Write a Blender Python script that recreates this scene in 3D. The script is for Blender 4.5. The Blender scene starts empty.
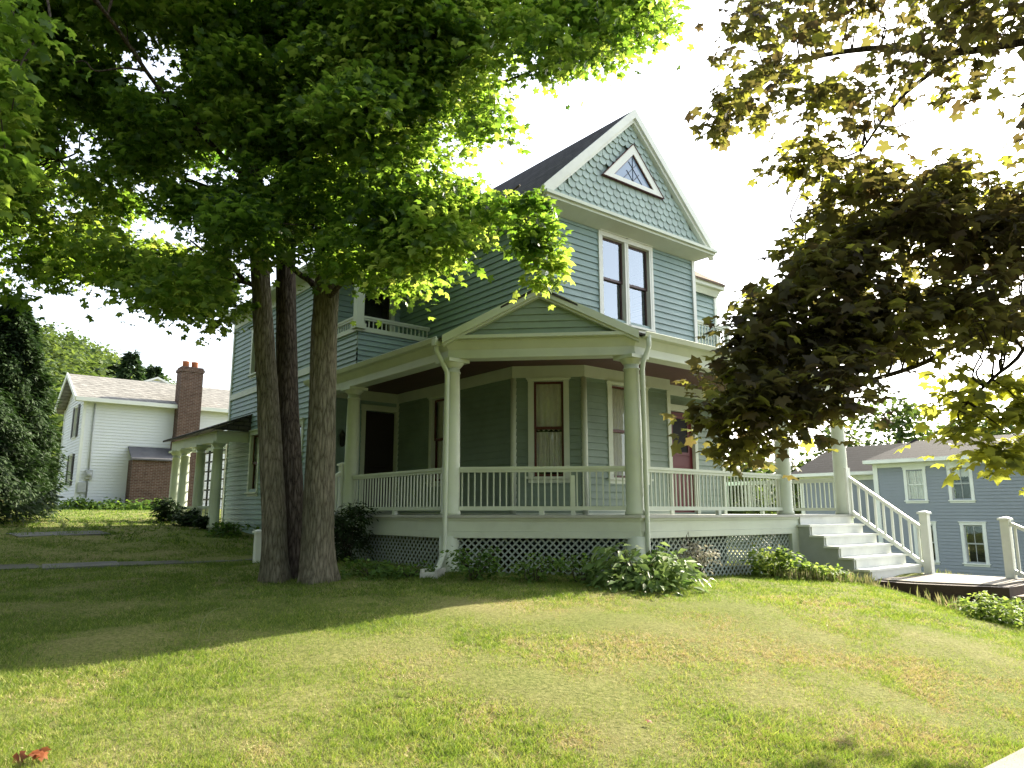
import bpy, math, random
import numpy as np
from mathutils import Vector, Matrix, noise

random.seed(7)
RNG = np.random.default_rng(7)
R = math.radians
scene = bpy.context.scene
COL = scene.collection

# ------------------------------------------------------------------ camera and the site's frame
EYE = 1.6
PITCH = R(9.95)
FPX = 730.0
cam_d = bpy.data.cameras.new('camera')
cam_d.sensor_width = 36.0
cam_d.lens = FPX / 1024 * 36.0
cam_d.clip_end = 3000
cam_d.clip_start = 0.05
cam = bpy.data.objects.new('camera', cam_d)
cam.location = (0, 0, EYE)
cam.rotation_euler = (math.pi / 2 + PITCH, 0, 0)
COL.objects.link(cam)
scene.camera = cam


def at(x, y, D):
    """the point D metres ahead that is seen at photo pixel x, y"""
    a, b = (x - 512) / FPX, (384 - y) / FPX
    Y = math.cos(PITCH) - math.sin(PITCH) * b
    Z = math.sin(PITCH) + math.cos(PITCH) * b
    return Vector((a * D / Y, D, EYE + Z * D / Y))


OX, OY = 0.33, 10.76
ANG = R(38.9)
CU, SU = math.cos(ANG), math.sin(ANG)


def W2(u, w):
    return (OX + CU * u - SU * w, OY + SU * u + CU * w)


def to_uw(X, Y):
    dx, dy = X - OX, Y - OY
    return (CU * dx + SU * dy, -SU * dx + CU * dy)


# ------------------------------------------------------------------ terrain
_ctl = [
    # u, w, height relative to the eye
    (0, 3, -.95), (2.2, 0, -1.05), (1, 1, -1.0), (0, 6, -.92), (4, -.3, -1.12), (6.5, -.5, -1.2), (9, -1.6, -1.25),
    (8, -1.8, -1.25), (12, 0, -1.6), (16, 2, -2.0), (25, 5, -2.45), (25, -3, -2.5), (30, 8, -2.4),
    (1, -3, -1.2), (-2, -1, -1.1), (-2, -4, -1.36), (4, -3, -1.27), (6.0, -2.5, -1.36), (7.0, -3.4, -1.80), (6.7, -2.7, -1.56), (6.95, -2.0, -1.40), (8.5, -4.6, -1.85),
    (4, -5.0, -1.58), (1.5, -5.4, -1.58), (-.8, -6, -1.63), (-5, -6.1, -1.6), (-7, -3, -1.40), (-9, -8, -1.65),
    (6, -6.6, -1.9), (12, -6.6, -2.3), (20, -7, -2.8), (-2.4, 2.6, -1.0), (-5, 0, -1.2), (-8, 2, -1.25),
    (-2, 7, -.93), (-5.9, 7.6, -.95), (-10, 8, -1.0), (-3.7, 17.4, -.25), (-6, 12, -.55), (-1.5, 29.8, .1), (8, 29.8, .1),
    (0, 40, .5), (-10, 30, .25), (-14, 16, -.4), (0, 12, -.6), (-1, 16, -.3), (-1, 21, -.1), (4, 22, -.1), (15, 20, -1.2), (15, 35, -.6),
    (9, 8, -1.3), (4, 8, -1.1), (-16, -4, -1.7), (-7, -9, -1.6), (2, -9, -1.75), (10, -10, -2.2),
    (40, 5, -3.2), (35, -20, -3.5), (0, -30, -2.4), (-35, -10, -2.0), (-40, 25, -.6), (-20, 55, 1.0), (15, 60, 0.6), (45, 40, -2.5),
    (90, 0, -4.0), (60, -70, -4.5), (-10, -95, -3.5), (-90, -20, -2.5), (-80, 60, 0.0), (0, 110, 1.5), (80, 90, -2.0),
]
_cp = np.array([(u, w) for u, w, z in _ctl], float)
_cz = np.array([z + EYE for u, w, z in _ctl], float)


def _phi(d):
    return np.sqrt(d * d + 1.0)


_A = _phi(np.linalg.norm(_cp[:, None] - _cp[None], axis=2)) + np.eye(len(_cp)) * 0.02 * -1
_n = len(_cp)
_M = np.zeros((_n + 1, _n + 1)); _M[:_n, :_n] = _A; _M[:_n, _n] = 1; _M[_n, :_n] = 1
_wts = np.linalg.solve(_M, np.append(_cz, 0))


def terr(X, Y):
    X = np.atleast_1d(np.asarray(X, float)); Y = np.atleast_1d(np.asarray(Y, float))
    r = np.hypot(X, Y - 15)
    k = np.minimum(1.0, 110 / np.maximum(r, 1e-6))
    Xc, Yc = X * k, 15 + (Y - 15) * k
    dx, dy = Xc - OX, Yc - OY
    u, w = CU * dx + SU * dy, -SU * dx + CU * dy
    out = np.empty(len(u))
    for i in range(0, len(u), 20000):
        d = np.hypot(u[i:i + 20000, None] - _cp[None, :, 0], w[i:i + 20000, None] - _cp[None, :, 1])
        out[i:i + 20000] = _phi(d) @ _wts[:-1] + _wts[-1]
    return out


def tz(X, Y):
    return float(terr(X, Y)[0])


def on_ground(x, y, D=8.0):
    """the point of the ground seen at photo pixel x, y"""
    for _ in range(60):
        q = at(x, y, D); D += (q.z - tz(q.x, q.y)) * 1.5
    return to_uw(q.x, q.y)


def tzu(u, w):
    return tz(*W2(u, w))


# ------------------------------------------------------------------ objects
def tag(o, label=None, cat=None, group=None, kind=None):
    if label: o['label'] = label
    if cat: o['category'] = cat
    if group: o['group'] = group
    if kind: o['kind'] = kind
    return o


def empty(name, loc, rz=0.0, label=None, cat=None, group=None):
    o = bpy.data.objects.new(name, None)
    o.empty_display_size = 0.3
    o.location = loc
    o.rotation_euler = (0, 0, rz)
    COL.objects.link(o)
    return tag(o, label, cat, group)


def link(name, me, mat, parent=None, loc=None):
    if mat is not None:
        me.materials.append(mat)
    o = bpy.data.objects.new(name, me)
    if parent is not None:
        o.parent = parent
    if loc is not None:
        o.location = loc
    COL.objects.link(o)
    return o


class MB:
    """collects pieces of ONE mesh"""

    def __init__(s):
        s.v = []; s.f = []; s.sm = []

    def add(s, vs, fs, smooth=False):
        b = len(s.v)
        s.v.extend([tuple(p) for p in vs])
        for f in fs:
            s.f.append(tuple(b + i for i in f)); s.sm.append(smooth)

    def hexa(s, p):
        """8 corners: bottom ring 0-3, top ring 4-7"""
        s.add(p, [(0, 3, 2, 1), (4, 5, 6, 7), (0, 1, 5, 4), (1, 2, 6, 5), (2, 3, 7, 6), (3, 0, 4, 7)])

    def box(s, x0, x1, y0, y1, z0, z1):
        s.hexa([(x0, y0, z0), (x1, y0, z0), (x1, y1, z0), (x0, y1, z0), (x0, y0, z1), (x1, y0, z1), (x1, y1, z1), (x0, y1, z1)])

    def prism(s, poly, z0, z1):
        """poly in x,y raised from z0 to z1"""
        n = len(poly)
        s.add([(x, y, z0) for x, y in poly] + [(x, y, z1) for x, y in poly],
              [tuple(range(n - 1, -1, -1)), tuple(range(n, 2 * n))] + [(i, (i + 1) % n, n + (i + 1) % n, n + i) for i in range(n)])

    def slab(s, poly3, t):
        """a planar 3-D polygon thickened downwards by t"""
        n = len(poly3)
        s.add(list(poly3) + [(x, y, z - t) for x, y, z in poly3],
              [tuple(range(n)), tuple(range(2 * n - 1, n - 1, -1))] + [(i, n + i, n + (i + 1) % n, (i + 1) % n) for i in range(n)])

    def bar(s, p, q, w, h, up=(0, 0, 1)):
        p, q = Vector(p), Vector(q)
        d = (q - p).normalized()
        up = Vector(up)
        side = d.cross(up)
        if side.length < 1e-4:
            side = d.cross(Vector((1, 0, 0)))
        side.normalize(); u2 = side.cross(d).normalized()
        a, b = side * w / 2, u2 * h / 2
        s.hexa([p - a - b, p + a - b, q + a - b, q - a - b, p - a + b, p + a + b, q + a + b, q - a + b])

    def tube(s, pts, rad, seg=10, smooth=True, cap=True):
        pts = [Vector(p) for p in pts]
        if not hasattr(rad, '__len__'): rad = [rad] * len(pts)
        b = len(s.v)
        nrm = None
        for i, p in enumerate(pts):
            d = (pts[min(i + 1, len(pts) - 1)] - pts[max(i - 1, 0)]).normalized()
            if nrm is None:
                nrm = d.orthogonal().normalized()
            else:
                nrm = (nrm - d * nrm.dot(d))
                nrm = nrm.normalized() if nrm.length > 1e-6 else d.orthogonal().normalized()
            bi = d.cross(nrm)
            for k in range(seg):
                a = 2 * math.pi * k / seg
                s.v.append(tuple(p + (nrm * math.cos(a) + bi * math.sin(a)) * rad[i]))
        for i in range(len(pts) - 1):
            for k in range(seg):
                k2 = (k + 1) % seg
                s.f.append((b + i * seg + k, b + i * seg + k2, b + (i + 1) * seg + k2, b + (i + 1) * seg + k)); s.sm.append(smooth)
        if cap:
            s.f.append(tuple(b + k for k in range(seg - 1, -1, -1))); s.sm.append(False)
            e = b + (len(pts) - 1) * seg
            s.f.append(tuple(e + k for k in range(seg))); s.sm.append(False)

    def lathe(s, cx, cy, prof, seg=24):
        b = len(s.v)
        for r, z in prof:
            for k in range(seg):
                a = 2 * math.pi * k / seg
                s.v.append((cx + r * math.cos(a), cy + r * math.sin(a), z))
        for i in range(len(prof) - 1):
            sm = abs(prof[i][1] - prof[i + 1][1]) > 0.02
            for k in range(seg):
                k2 = (k + 1) % seg
                s.f.append((b + i * seg + k, b + i * seg + k2, b + (i + 1) * seg + k2, b + (i + 1) * seg + k)); s.sm.append(sm)
        s.f.append(tuple(b + k for k in range(seg - 1, -1, -1))); s.sm.append(False)
        e = b + (len(prof) - 1) * seg
        s.f.append(tuple(e + k for k in range(seg))); s.sm.append(False)

    def mesh(s, name):
        me = bpy.data.meshes.new(name)
        me.from_pydata(s.v, [], s.f)
        me.polygons.foreach_set('use_smooth', s.sm)
        me.update()
        return me

    def build(s, name, mat, parent=None, loc=None):
        return link(name, s.mesh(name), mat, parent, loc)


def np_mesh(name, verts, quads, tint=None, smooth=False, per_face=4):
    """verts (N,3), quads (F,k) as arrays; tint is one float per face"""
    me = bpy.data.meshes.new(name)
    k = quads.shape[1]
    me.vertices.add(len(verts)); me.vertices.foreach_set('co', np.ascontiguousarray(verts, dtype=np.float32).ravel())
    me.loops.add(quads.size); me.loops.foreach_set('vertex_index', np.ascontiguousarray(quads, dtype=np.int32).ravel())
    me.polygons.add(len(quads))
    me.polygons.foreach_set('loop_start', np.arange(0, quads.size, k, dtype=np.int32))
    me.polygons.foreach_set('loop_total', np.full(len(quads), k, dtype=np.int32))
    if smooth:
        me.polygons.foreach_set('use_smooth', np.ones(len(quads), dtype=bool))
    if tint is not None:
        a = me.attributes.new('tint', 'FLOAT', 'FACE')
        a.data.foreach_set('value', np.ascontiguousarray(tint, dtype=np.float32))
    me.update(calc_edges=True)
    return me


class Seg:
    """a straight run a -> b on plan; the outside lies to its right. s along it, o outwards"""

    def __init__(s, a, b):
        s.a = Vector((a[0], a[1])); s.b = Vector((b[0], b[1]))
        d = s.b - s.a
        s.L = d.length
        s.d = d / s.L
        s.n = Vector((s.d.y, -s.d.x))

    def P(s, t, o, z):
        p = s.a + s.d * t + s.n * o
        return (p.x, p.y, z)

    def box(s, mb, t0, t1, o0, o1, z0, z1):
        q = lambda t, o, z: s.P(t, o, z)
        mb.hexa([q(t0, o1, z0), q(t1, o1, z0), q(t1, o0, z0), q(t0, o0, z0), q(t0, o1, z1), q(t1, o1, z1), q(t1, o0, z1), q(t0, o0, z1)])


def mitre(path, o):
    """the plan path pushed outwards (right) by o, corners mitred"""
    pts = [Vector(p) for p in path]
    out = []
    for i, p in enumerate(pts):
        ns = []
        if i > 0:
            d = (p - pts[i - 1]).normalized(); ns.append(Vector((d.y, -d.x)))
        if i < len(pts) - 1:
            d = (pts[i + 1] - p).normalized(); ns.append(Vector((d.y, -d.x)))
        if len(ns) == 1:
            out.append(p + ns[0] * o)
        else:
            m = (ns[0] + ns[1])
            out.append(p + m * (o / (1 + ns[0].dot(ns[1]))))
    return [(q.x, q.y) for q in out]


def strip(mb, path, prof):
    """sweeps a closed profile [(offset, z), ...] along a plan path with mitred corners"""
    rings = [mitre(path, o) for o, z in prof]
    n, m = len(prof), len(path)
    vs = []
    for i in range(m):
        for k in range(n):
            vs.append((rings[k][i][0], rings[k][i][1], prof[k][1]))
    fs = [tuple(range(n - 1, -1, -1)), tuple((m - 1) * n + k for k in range(n))]
    for i in range(m - 1):
        for k in range(n):
            k2 = (k + 1) % n
            fs.append((i * n + k, i * n + k2, (i + 1) * n + k2, (i + 1) * n + k))
    mb.add(vs, fs)


def rectprof(o0, o1, z0, z1):
    return [(o0, z0), (o1, z0), (o1, z1), (o0, z1)]


# ------------------------------------------------------------------ materials
def _nt(name):
    m = bpy.data.materials.new(name); m.use_nodes = True
    t = m.node_tree
    for n in list(t.nodes): t.nodes.remove(n)
    out = t.nodes.new('ShaderNodeOutputMaterial')
    return m, t, out


def N(t, typ, **kw):
    n = t.nodes.new(typ)
    for k, v in kw.items():
        if k.startswith('i_'):
            key = k[2:]
            n.inputs[int(key) if key.isdigit() else key.replace('_', ' ')].default_value = v
        else:
            setattr(n, k, v)
    return n


def c4(c, k=1.0):
    return (c[0] * k, c[1] * k, c[2] * k, 1)


def coords(t, scale=(1, 1, 1)):
    tc = N(t, 'ShaderNodeTexCoord')
    mp = N(t, 'ShaderNodeMapping')
    mp.inputs['Scale'].default_value = scale
    t.links.new(tc.outputs['Object'], mp.inputs['Vector'])
    return mp.outputs['Vector']


def ramp(t, fac, stops):
    r = N(t, 'ShaderNodeValToRGB')
    e = r.color_ramp.elements
    e[0].position, e[0].color = stops[0][0], c4(stops[0][1])
    e[1].position, e[1].color = stops[-1][0], c4(stops[-1][1])
    for p, c in stops[1:-1]:
        x = e.new(p); x.color = c4(c)
    t.links.new(fac, r.inputs['Fac'])
    return r.outputs['Color']


def paint(name, col, rough=0.55, var=0.10, scale=3.0, bump=0.0, bscale=60, streak=False, grime=None, spec=0.35):
    """painted, weathered surface: base colour with soft blotches and some fine grain"""
    m, t, out = _nt(name)
    b = N(t, 'ShaderNodeBsdfPrincipled')
    b.inputs['Roughness'].default_value = rough
    b.inputs['Specular IOR Level'].default_value = spec
    v = coords(t, (scale, scale, scale * (0.25 if streak else 1)))
    n1 = N(t, 'ShaderNodeTexNoise'); n1.inputs['Scale'].default_value = 1.0; n1.inputs['Detail'].default_value = 6; n1.inputs['Roughness'].default_value = .65
    t.links.new(v, n1.inputs['Vector'])
    stops = [(0.28, [x * (1 - 1.8 * var) for x in col]), (0.5, col), (0.75, [min(.9, x * (1 + 1.2 * var)) for x in col])]
    if grime:
        stops = [(0.2, grime)] + stops[0:]
        stops[1] = (0.36, stops[1][1])
    c = ramp(t, n1.outputs['Fac'], stops)
    t.links.new(c, b.inputs['Base Color'])
    if bump:
        n2 = N(t, 'ShaderNodeTexNoise'); n2.inputs['Scale'].default_value = bscale; n2.inputs['Detail'].default_value = 3
        t.links.new(coords(t), n2.inputs['Vector'])
        bp = N(t, 'ShaderNodeBump'); bp.inputs['Strength'].default_value = bump; bp.inputs['Distance'].default_value = .01
        t.links.new(n2.outputs['Fac'], bp.inputs['Height']); t.links.new(bp.outputs['Normal'], b.inputs['Normal'])
    t.links.new(b.outputs[0], out.inputs['Surface'])
    return m


def brickmat(name, c1, c2, mortar, w, h, msize, rough=.85, bump=.5, rot=None, offset=.5, wall=False):
    """bricks or shingle tabs from the object's own coordinates; wall=True lays them on any upright face"""
    m, t, out = _nt(name)
    b = N(t, 'ShaderNodeBsdfPrincipled'); b.inputs['Roughness'].default_value = rough; b.inputs['Specular IOR Level'].default_value = .06
    tc = N(t, 'ShaderNodeTexCoord')
    vec = tc.outputs['Object']
    sx = N(t, 'ShaderNodeSeparateXYZ'); t.links.new(vec, sx.inputs[0])
    cx = N(t, 'ShaderNodeCombineXYZ')
    if wall:
        ad = N(t, 'ShaderNodeMath', operation='ADD'); t.links.new(sx.outputs[0], ad.inputs[0]); t.links.new(sx.outputs[1], ad.inputs[1])
        t.links.new(ad.outputs[0], cx.inputs[0])
    else:
        t.links.new(sx.outputs[rot or 0], cx.inputs[0])
    t.links.new(sx.outputs[2], cx.inputs[1])
    br = N(t, 'ShaderNodeTexBrick'); br.offset = offset
    br.inputs['Scale'].default_value = 1; br.inputs['Brick Width'].default_value = w; br.inputs['Row Height'].default_value = h; br.inputs['Mortar Size'].default_value = msize
    br.inputs['Color1'].default_value = c4(c1); br.inputs['Color2'].default_value = c4(c2); br.inputs['Mortar'].default_value = c4(mortar)
    t.links.new(cx.outputs[0], br.inputs['Vector'])
    n1 = N(t, 'ShaderNodeTexNoise'); n1.inputs['Scale'].default_value = 4; n1.inputs['Detail'].default_value = 8; n1.inputs['Roughness'].default_value = .7
    t.links.new(vec, n1.inputs['Vector'])
    mx = N(t, 'ShaderNodeMix', data_type='RGBA', blend_type='MULTIPLY'); mx.inputs['Factor'].default_value = .8
    t.links.new(br.outputs['Color'], mx.inputs['A'])
    t.links.new(ramp(t, n1.outputs['Fac'], [(.25, (.45, .45, .45)), (.7, (1.15, 1.15, 1.15))]), mx.inputs['B'])
    t.links.new(mx.outputs['Result'], b.inputs['Base Color'])
    bp = N(t, 'ShaderNodeBump'); bp.inputs['Strength'].default_value = bump; bp.inputs['Distance'].default_value = .01; bp.invert = True
    t.links.new(br.outputs['Fac'], bp.inputs['Height']); t.links.new(bp.outputs['Normal'], b.inputs['Normal'])
    t.links.new(b.outputs[0], out.inputs['Surface'])
    return m


def glassmat(name, ior=1.6):
    m, t, out = _nt(name)
    g = N(t, 'ShaderNodeBsdfGlossy'); g.inputs['Roughness'].default_value = .02; g.inputs['Color'].default_value = (.82, .92, 1, 1)  # blue put into the reflection to imitate a bluer sky
    tr = N(t, 'ShaderNodeBsdfTransparent'); tr.inputs['Color'].default_value = (.93, .95, .94, 1)
    fr = N(t, 'ShaderNodeFresnel'); fr.inputs['IOR'].default_value = ior
    n1 = N(t, 'ShaderNodeTexNoise'); n1.inputs['Scale'].default_value = 2.2
    t.links.new(coords(t), n1.inputs['Vector'])
    bp = N(t, 'ShaderNodeBump'); bp.inputs['Strength'].default_value = .06; bp.inputs['Distance'].default_value = .02
    t.links.new(n1.outputs['Fac'], bp.inputs['Height'])
    t.links.new(bp.outputs['Normal'], g.inputs['Normal'])
    mx = N(t, 'ShaderNodeMixShader')
    t.links.new(fr.outputs[0], mx.inputs[0]); t.links.new(tr.outputs[0], mx.inputs[1]); t.links.new(g.outputs[0], mx.inputs[2])
    t.links.new(mx.outputs[0], out.inputs['Surface'])
    return m


def leafmat(name, stops, trans_stops, tw=.45, rough=.5, spec=.3):
    """leaf: reflects and lets light through; the tint of each leaf comes from its own random number"""
    m, t, out = _nt(name)
    a = N(t, 'ShaderNodeAttribute', attribute_name='tint')
    b = N(t, 'ShaderNodeBsdfPrincipled'); b.inputs['Roughness'].default_value = rough; b.inputs['Specular IOR Level'].default_value = spec
    t.links.new(ramp(t, a.outputs['Fac'], stops), b.inputs['Base Color'])
    tr = N(t, 'ShaderNodeBsdfTranslucent')
    t.links.new(ramp(t, a.outputs['Fac'], trans_stops), tr.inputs['Color'])
    mx = N(t, 'ShaderNodeMixShader'); mx.inputs[0].default_value = tw
    t.links.new(b.outputs[0], mx.inputs[1]); t.links.new(tr.outputs[0], mx.inputs[2])
    t.links.new(mx.outputs[0], out.inputs['Surface'])
    return m


def barkmat(name, c1, c2, c3):
    m, t, out = _nt(name)
    b = N(t, 'ShaderNodeBsdfPrincipled'); b.inputs['Roughness'].default_value = .95; b.inputs['Specular IOR Level'].default_value = .1
    v = coords(t, (26, 26, 4.2))
    n0 = N(t, 'ShaderNodeTexNoise'); n0.inputs['Scale'].default_value = .6; n0.inputs['Detail'].default_value = 4
    t.links.new(v, n0.inputs['Vector'])
    mv = N(t, 'ShaderNodeMix', data_type='VECTOR'); mv.inputs['Factor'].default_value = .22
    t.links.new(v, mv.inputs['A']); t.links.new(n0.outputs['Color'], mv.inputs['B'])
    vo = N(t, 'ShaderNodeTexVoronoi', feature='DISTANCE_TO_EDGE'); vo.inputs['Scale'].default_value = 1.0
    t.links.new(mv.outputs['Result'], vo.inputs['Vector'])
    n1 = N(t, 'ShaderNodeTexNoise'); n1.inputs['Scale'].default_value = 2.5; n1.inputs['Detail'].default_value = 8; n1.inputs['Roughness'].default_value = .7
    t.links.new(v, n1.inputs['Vector'])
    ad = N(t, 'ShaderNodeMath', operation='MULTIPLY_ADD'); ad.inputs[1].default_value = 1.1
    t.links.new(vo.outputs['Distance'], ad.inputs[0]); t.links.new(n1.outputs['Fac'], ad.inputs[2])
    n2 = N(t, 'ShaderNodeTexNoise'); n2.inputs['Scale'].default_value = 1.7; n2.inputs['Detail'].default_value = 3
    t.links.new(coords(t), n2.inputs['Vector'])
    c = ramp(t, ad.outputs[0], [(.4, c1), (.6, c2), (.95, c3)])
    mx = N(t, 'ShaderNodeMix', data_type='RGBA', blend_type='MULTIPLY'); mx.inputs['Factor'].default_value = .6
    t.links.new(c, mx.inputs['A']); t.links.new(ramp(t, n2.outputs['Fac'], [(.3, (.55, .6, .5)), (.7, (1.1, 1.05, 1))]), mx.inputs['B'])
    t.links.new(mx.outputs['Result'], b.inputs['Base Color'])
    bp = N(t, 'ShaderNodeBump'); bp.inputs['Strength'].default_value = 1.0; bp.inputs['Distance'].default_value = .035
    t.links.new(ad.outputs[0], bp.inputs['Height']); t.links.new(bp.outputs['Normal'], b.inputs['Normal'])
    t.links.new(b.outputs[0], out.inputs['Surface'])
    return m


SIDING = paint('blue siding paint', (.232, .328, .322), .55, .10, 1.2, .15, 40)
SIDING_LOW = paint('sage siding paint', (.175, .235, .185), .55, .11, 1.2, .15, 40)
SHINGLE = paint('pale teal shingle paint', (.34, .43, .405), .6, .10, 3.0, .2, 50)
TRIM = paint('pale sage trim paint', (.50, .55, .455), .5, .06, 1.6, .06, 40)
WHITE = paint('white trim paint', (.68, .71, .66), .5, .05, 2.0, .06, 40)
CEIL = paint('maroon ceiling paint', (.075, .034, .03), .5, .12, 2.0)
DECKM = paint('grey deck paint', (.36, .37, .34), .5, .12, 2.0, .15, 30)
LATT = paint('lattice paint', (.28, .33, .285), .6, .08, 3.0)
STEPM = paint('white step paint', (.66, .68, .64), .6, .08, 2.5, .1, 30)
SASH = paint('dark red sash paint', (.075, .016, .013), .4, .1, 3.0)
DOORRED = paint('crimson door paint', (.085, .006, .009), .5, .08, 2.0)
DARKWOOD = paint('dark stained door', (.02, .014, .012), .4, .2, 2.0)
CURT = paint('white lace curtain', (.84, .82, .76), .9, .06, 12.0)
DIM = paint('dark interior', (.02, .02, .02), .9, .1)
METAL = paint('galvanised metal', (.35, .37, .37), .4, .1, 4.0)
BLACK = paint('black iron', (.012, .012, .012), .45, .1)
GLASS = glassmat('window glass')
GLASS_SKY = glassmat('sky boosted glass', 3.2)  # index raised beyond real glass to brighten the sky reflection
ROOFM = brickmat('dark asphalt shingles', (.052, .052, .056), (.075, .074, .076), (.03, .03, .03), .3, .14, .012, .9, .6, rot=1)
ROOFX = brickmat('porch asphalt shingles', (.06, .055, .05), (.085, .08, .075), (.03, .03, .03), .3, .12, .012, .9, .6, wall=True)
ROOFB = brickmat('brown asphalt shingles', (.20, .155, .12), (.26, .20, .16), (.12, .09, .07), .3, .12, .012, .9, .5, wall=True)
CONC = paint('concrete', (.20, .18, .15), .9, .2, 2.0, .4, 80)
# ------------------------------------------------------------------ generic house pieces
def lap_wall(mb, seg, z0, z1, openings=(), ex=.138, t0=0.0, t1=None, top=None):
    """clapboards: every course is a tilted board with a lip, cut out round the openings (t0, t1, z0, z1);
    top(z) -> (t0, t1) narrows the courses under a slope"""
    t1 = seg.L if t1 is None else t1
    z = z0
    while z < z1 - 1e-4:
        zt = min(z + ex, z1)
        lo, hi = (t0, t1) if top is None else top((z + zt) / 2)
        cuts = sorted((max(a, lo), min(b, hi)) for a, b, c, d in openings if c < (z + zt) / 2 < d and b > lo and a < hi)
        spans, cur = [], lo
        for a, b in cuts:
            if a > cur: spans.append((cur, a))
            cur = max(cur, b)
        if cur < hi: spans.append((cur, hi))
        for a, b in spans:
            P = seg.P
            mb.add([P(a, .034, z), P(b, .034, z), P(b, .006, zt), P(a, .006, zt), P(a, .004, z), P(b, .004, z)],
                   [(0, 1, 2, 3), (4, 5, 1, 0)])
        z = zt


def window(root, seg, t0, t1, z0, z1, casing, sash=SASH, curtain=None, head=.12, side=.11, sill=True, muntin=False, glass=None):
    """t0..t1, z0..z1 is the glazed opening; builds window > sash, pane, curtain, sill"""
    m = MB()
    o0, o1 = -.01, .045
    seg.box(m, t0 - side, t0, o0, o1, z0 - .02, z1)
    seg.box(m, t1, t1 + side, o0, o1, z0 - .02, z1)
    seg.box(m, t0 - side - .015, t1 + side + .015, o0, o1 + .008, z1, z1 + head)
    seg.box(m, t0 - side - .04, t1 + side + .04, o0, o1 + .04, z1 + head, z1 + head + .035)
    # jambs going in
    seg.box(m, t0 - .015, t0 + .004, -.12, o0 - .001, z0, z1)
    seg.box(m, t1 - .004, t1 + .015, -.12, o0 - .001, z0, z1)
    seg.box(m, t0, t1, -.12, o0 - .001, z1 - .004, z1 + .015)
    w = m.build('window', casing, root)
    if sill:
        m = MB(); seg.box(m, t0 - side - .04, t1 + side + .04, -.10, .09, z0 - .065, z0 - .02)
        seg.box(m, t0 - side, t1 + side, .0, .035, z0 - .14, z0 - .067)
        m.build('sill', casing, w)
    zm = (z0 + z1) / 2
    m = MB(); b = .045
    for (lo, hi, oo) in ((zm - .02, z1 - .005, -.035), (z0 - .018, zm + .02, -.07)):
        seg.box(m, t0 + .005, t0 + .005 + b, oo - .03, oo, lo, hi)
        seg.box(m, t1 - .005 - b, t1 - .005, oo - .03, oo, lo, hi)
        seg.box(m, t0 + .005 + b, t1 - .005 - b, oo - .03, oo, hi - b, hi)
        seg.box(m, t0 + .005 + b, t1 - .005 - b, oo - .03, oo, lo, lo + b * 1.15)
        if muntin:
            tm = (t0 + t1) / 2
            seg.box(m, tm - .012, tm + .012, oo - .025, oo - .004, lo + b * 1.15, hi - b)
            if muntin == 2:
                zz = (lo + hi) / 2
                seg.box(m, t0 + .05, tm - .013, oo - .025, oo - .004, zz - .012, zz + .012)
                seg.box(m, tm + .013, t1 - .05, oo - .025, oo - .004, zz - .012, zz + .012)
    m.build('sash', sash, w)
    m = MB()
    for (lo, hi, oo) in ((zm + .02, z1 - .05, -.05), (z0 + .03, zm - .02, -.085)):
        m.add([seg.P(t0 + .04, oo, lo), seg.P(t1 - .04, oo, lo), seg.P(t1 - .04, oo, hi), seg.P(t0 + .04, oo, hi)], [(0, 1, 2, 3)])
    m.build('pane', glass or GLASS, w)
    if curtain:
        m = MB(); n = 40
        def sheet(za, zb, lo, hi, amp=.014, wl=.10, dep=-.125):
            vs = []
            for i in range(n + 1):
                tt = lo + (hi - lo) * i / n
                o = dep + amp * math.sin(2 * math.pi * (tt - t0) / wl + .6 * math.sin(7 * tt))
                vs += [seg.P(tt, o, za + (.03 * abs(math.sin(2 * math.pi * tt / .2)) if za > z0 + .1 else 0)), seg.P(tt, o, zb)]
            m.add(vs, [(2 * i, 2 * i + 2, 2 * i + 3, 2 * i + 1) for i in range(n)], True)
        if curtain == 'full':
            sheet(z0 + .02, z1, t0, t1)
        elif curtain == 'lace':
            sheet(zm - .05, z1, t0, t1)
            sheet(z0 + .12, zm - .06, t0, t0 + (t1 - t0) * .49, .016, .08, -.19)  # white lower sheets widened to meet, standing in for a reflected house
            sheet(z0 + .12, zm - .06, t1 - (t1 - t0) * .5, t1, .016, .08, -.19)
        elif curtain == 'shade':
            sheet(zm + .25, z1, t0, t1, .0, dep=-.13)
        elif curtain == 'drape':
            sheet(z0 + .02, z1, t0, t0 + (t1 - t0) * .3); sheet(z0 + .02, z1, t1 - (t1 - t0) * .3, t1)
        m.build('curtain', CURT, w)
    # near-black sheet standing in for the unlit room behind the glass
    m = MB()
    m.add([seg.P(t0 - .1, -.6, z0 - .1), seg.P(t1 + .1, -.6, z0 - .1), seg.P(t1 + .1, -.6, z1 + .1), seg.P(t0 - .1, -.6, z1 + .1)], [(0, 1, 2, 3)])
    m.build('room_dark', DIM, w)
    return w


ZB = .55                      # world height of the house's base; below, z = 0 there
house = empty('victorian_house', (OX, OY, ZB), ANG,
              'blue green Victorian house with a shingled front gable and a wraparound columned porch', 'house')
H = house
Fz = 1.0                      # porch floor
Sz = 3.65                     # column tops

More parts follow.
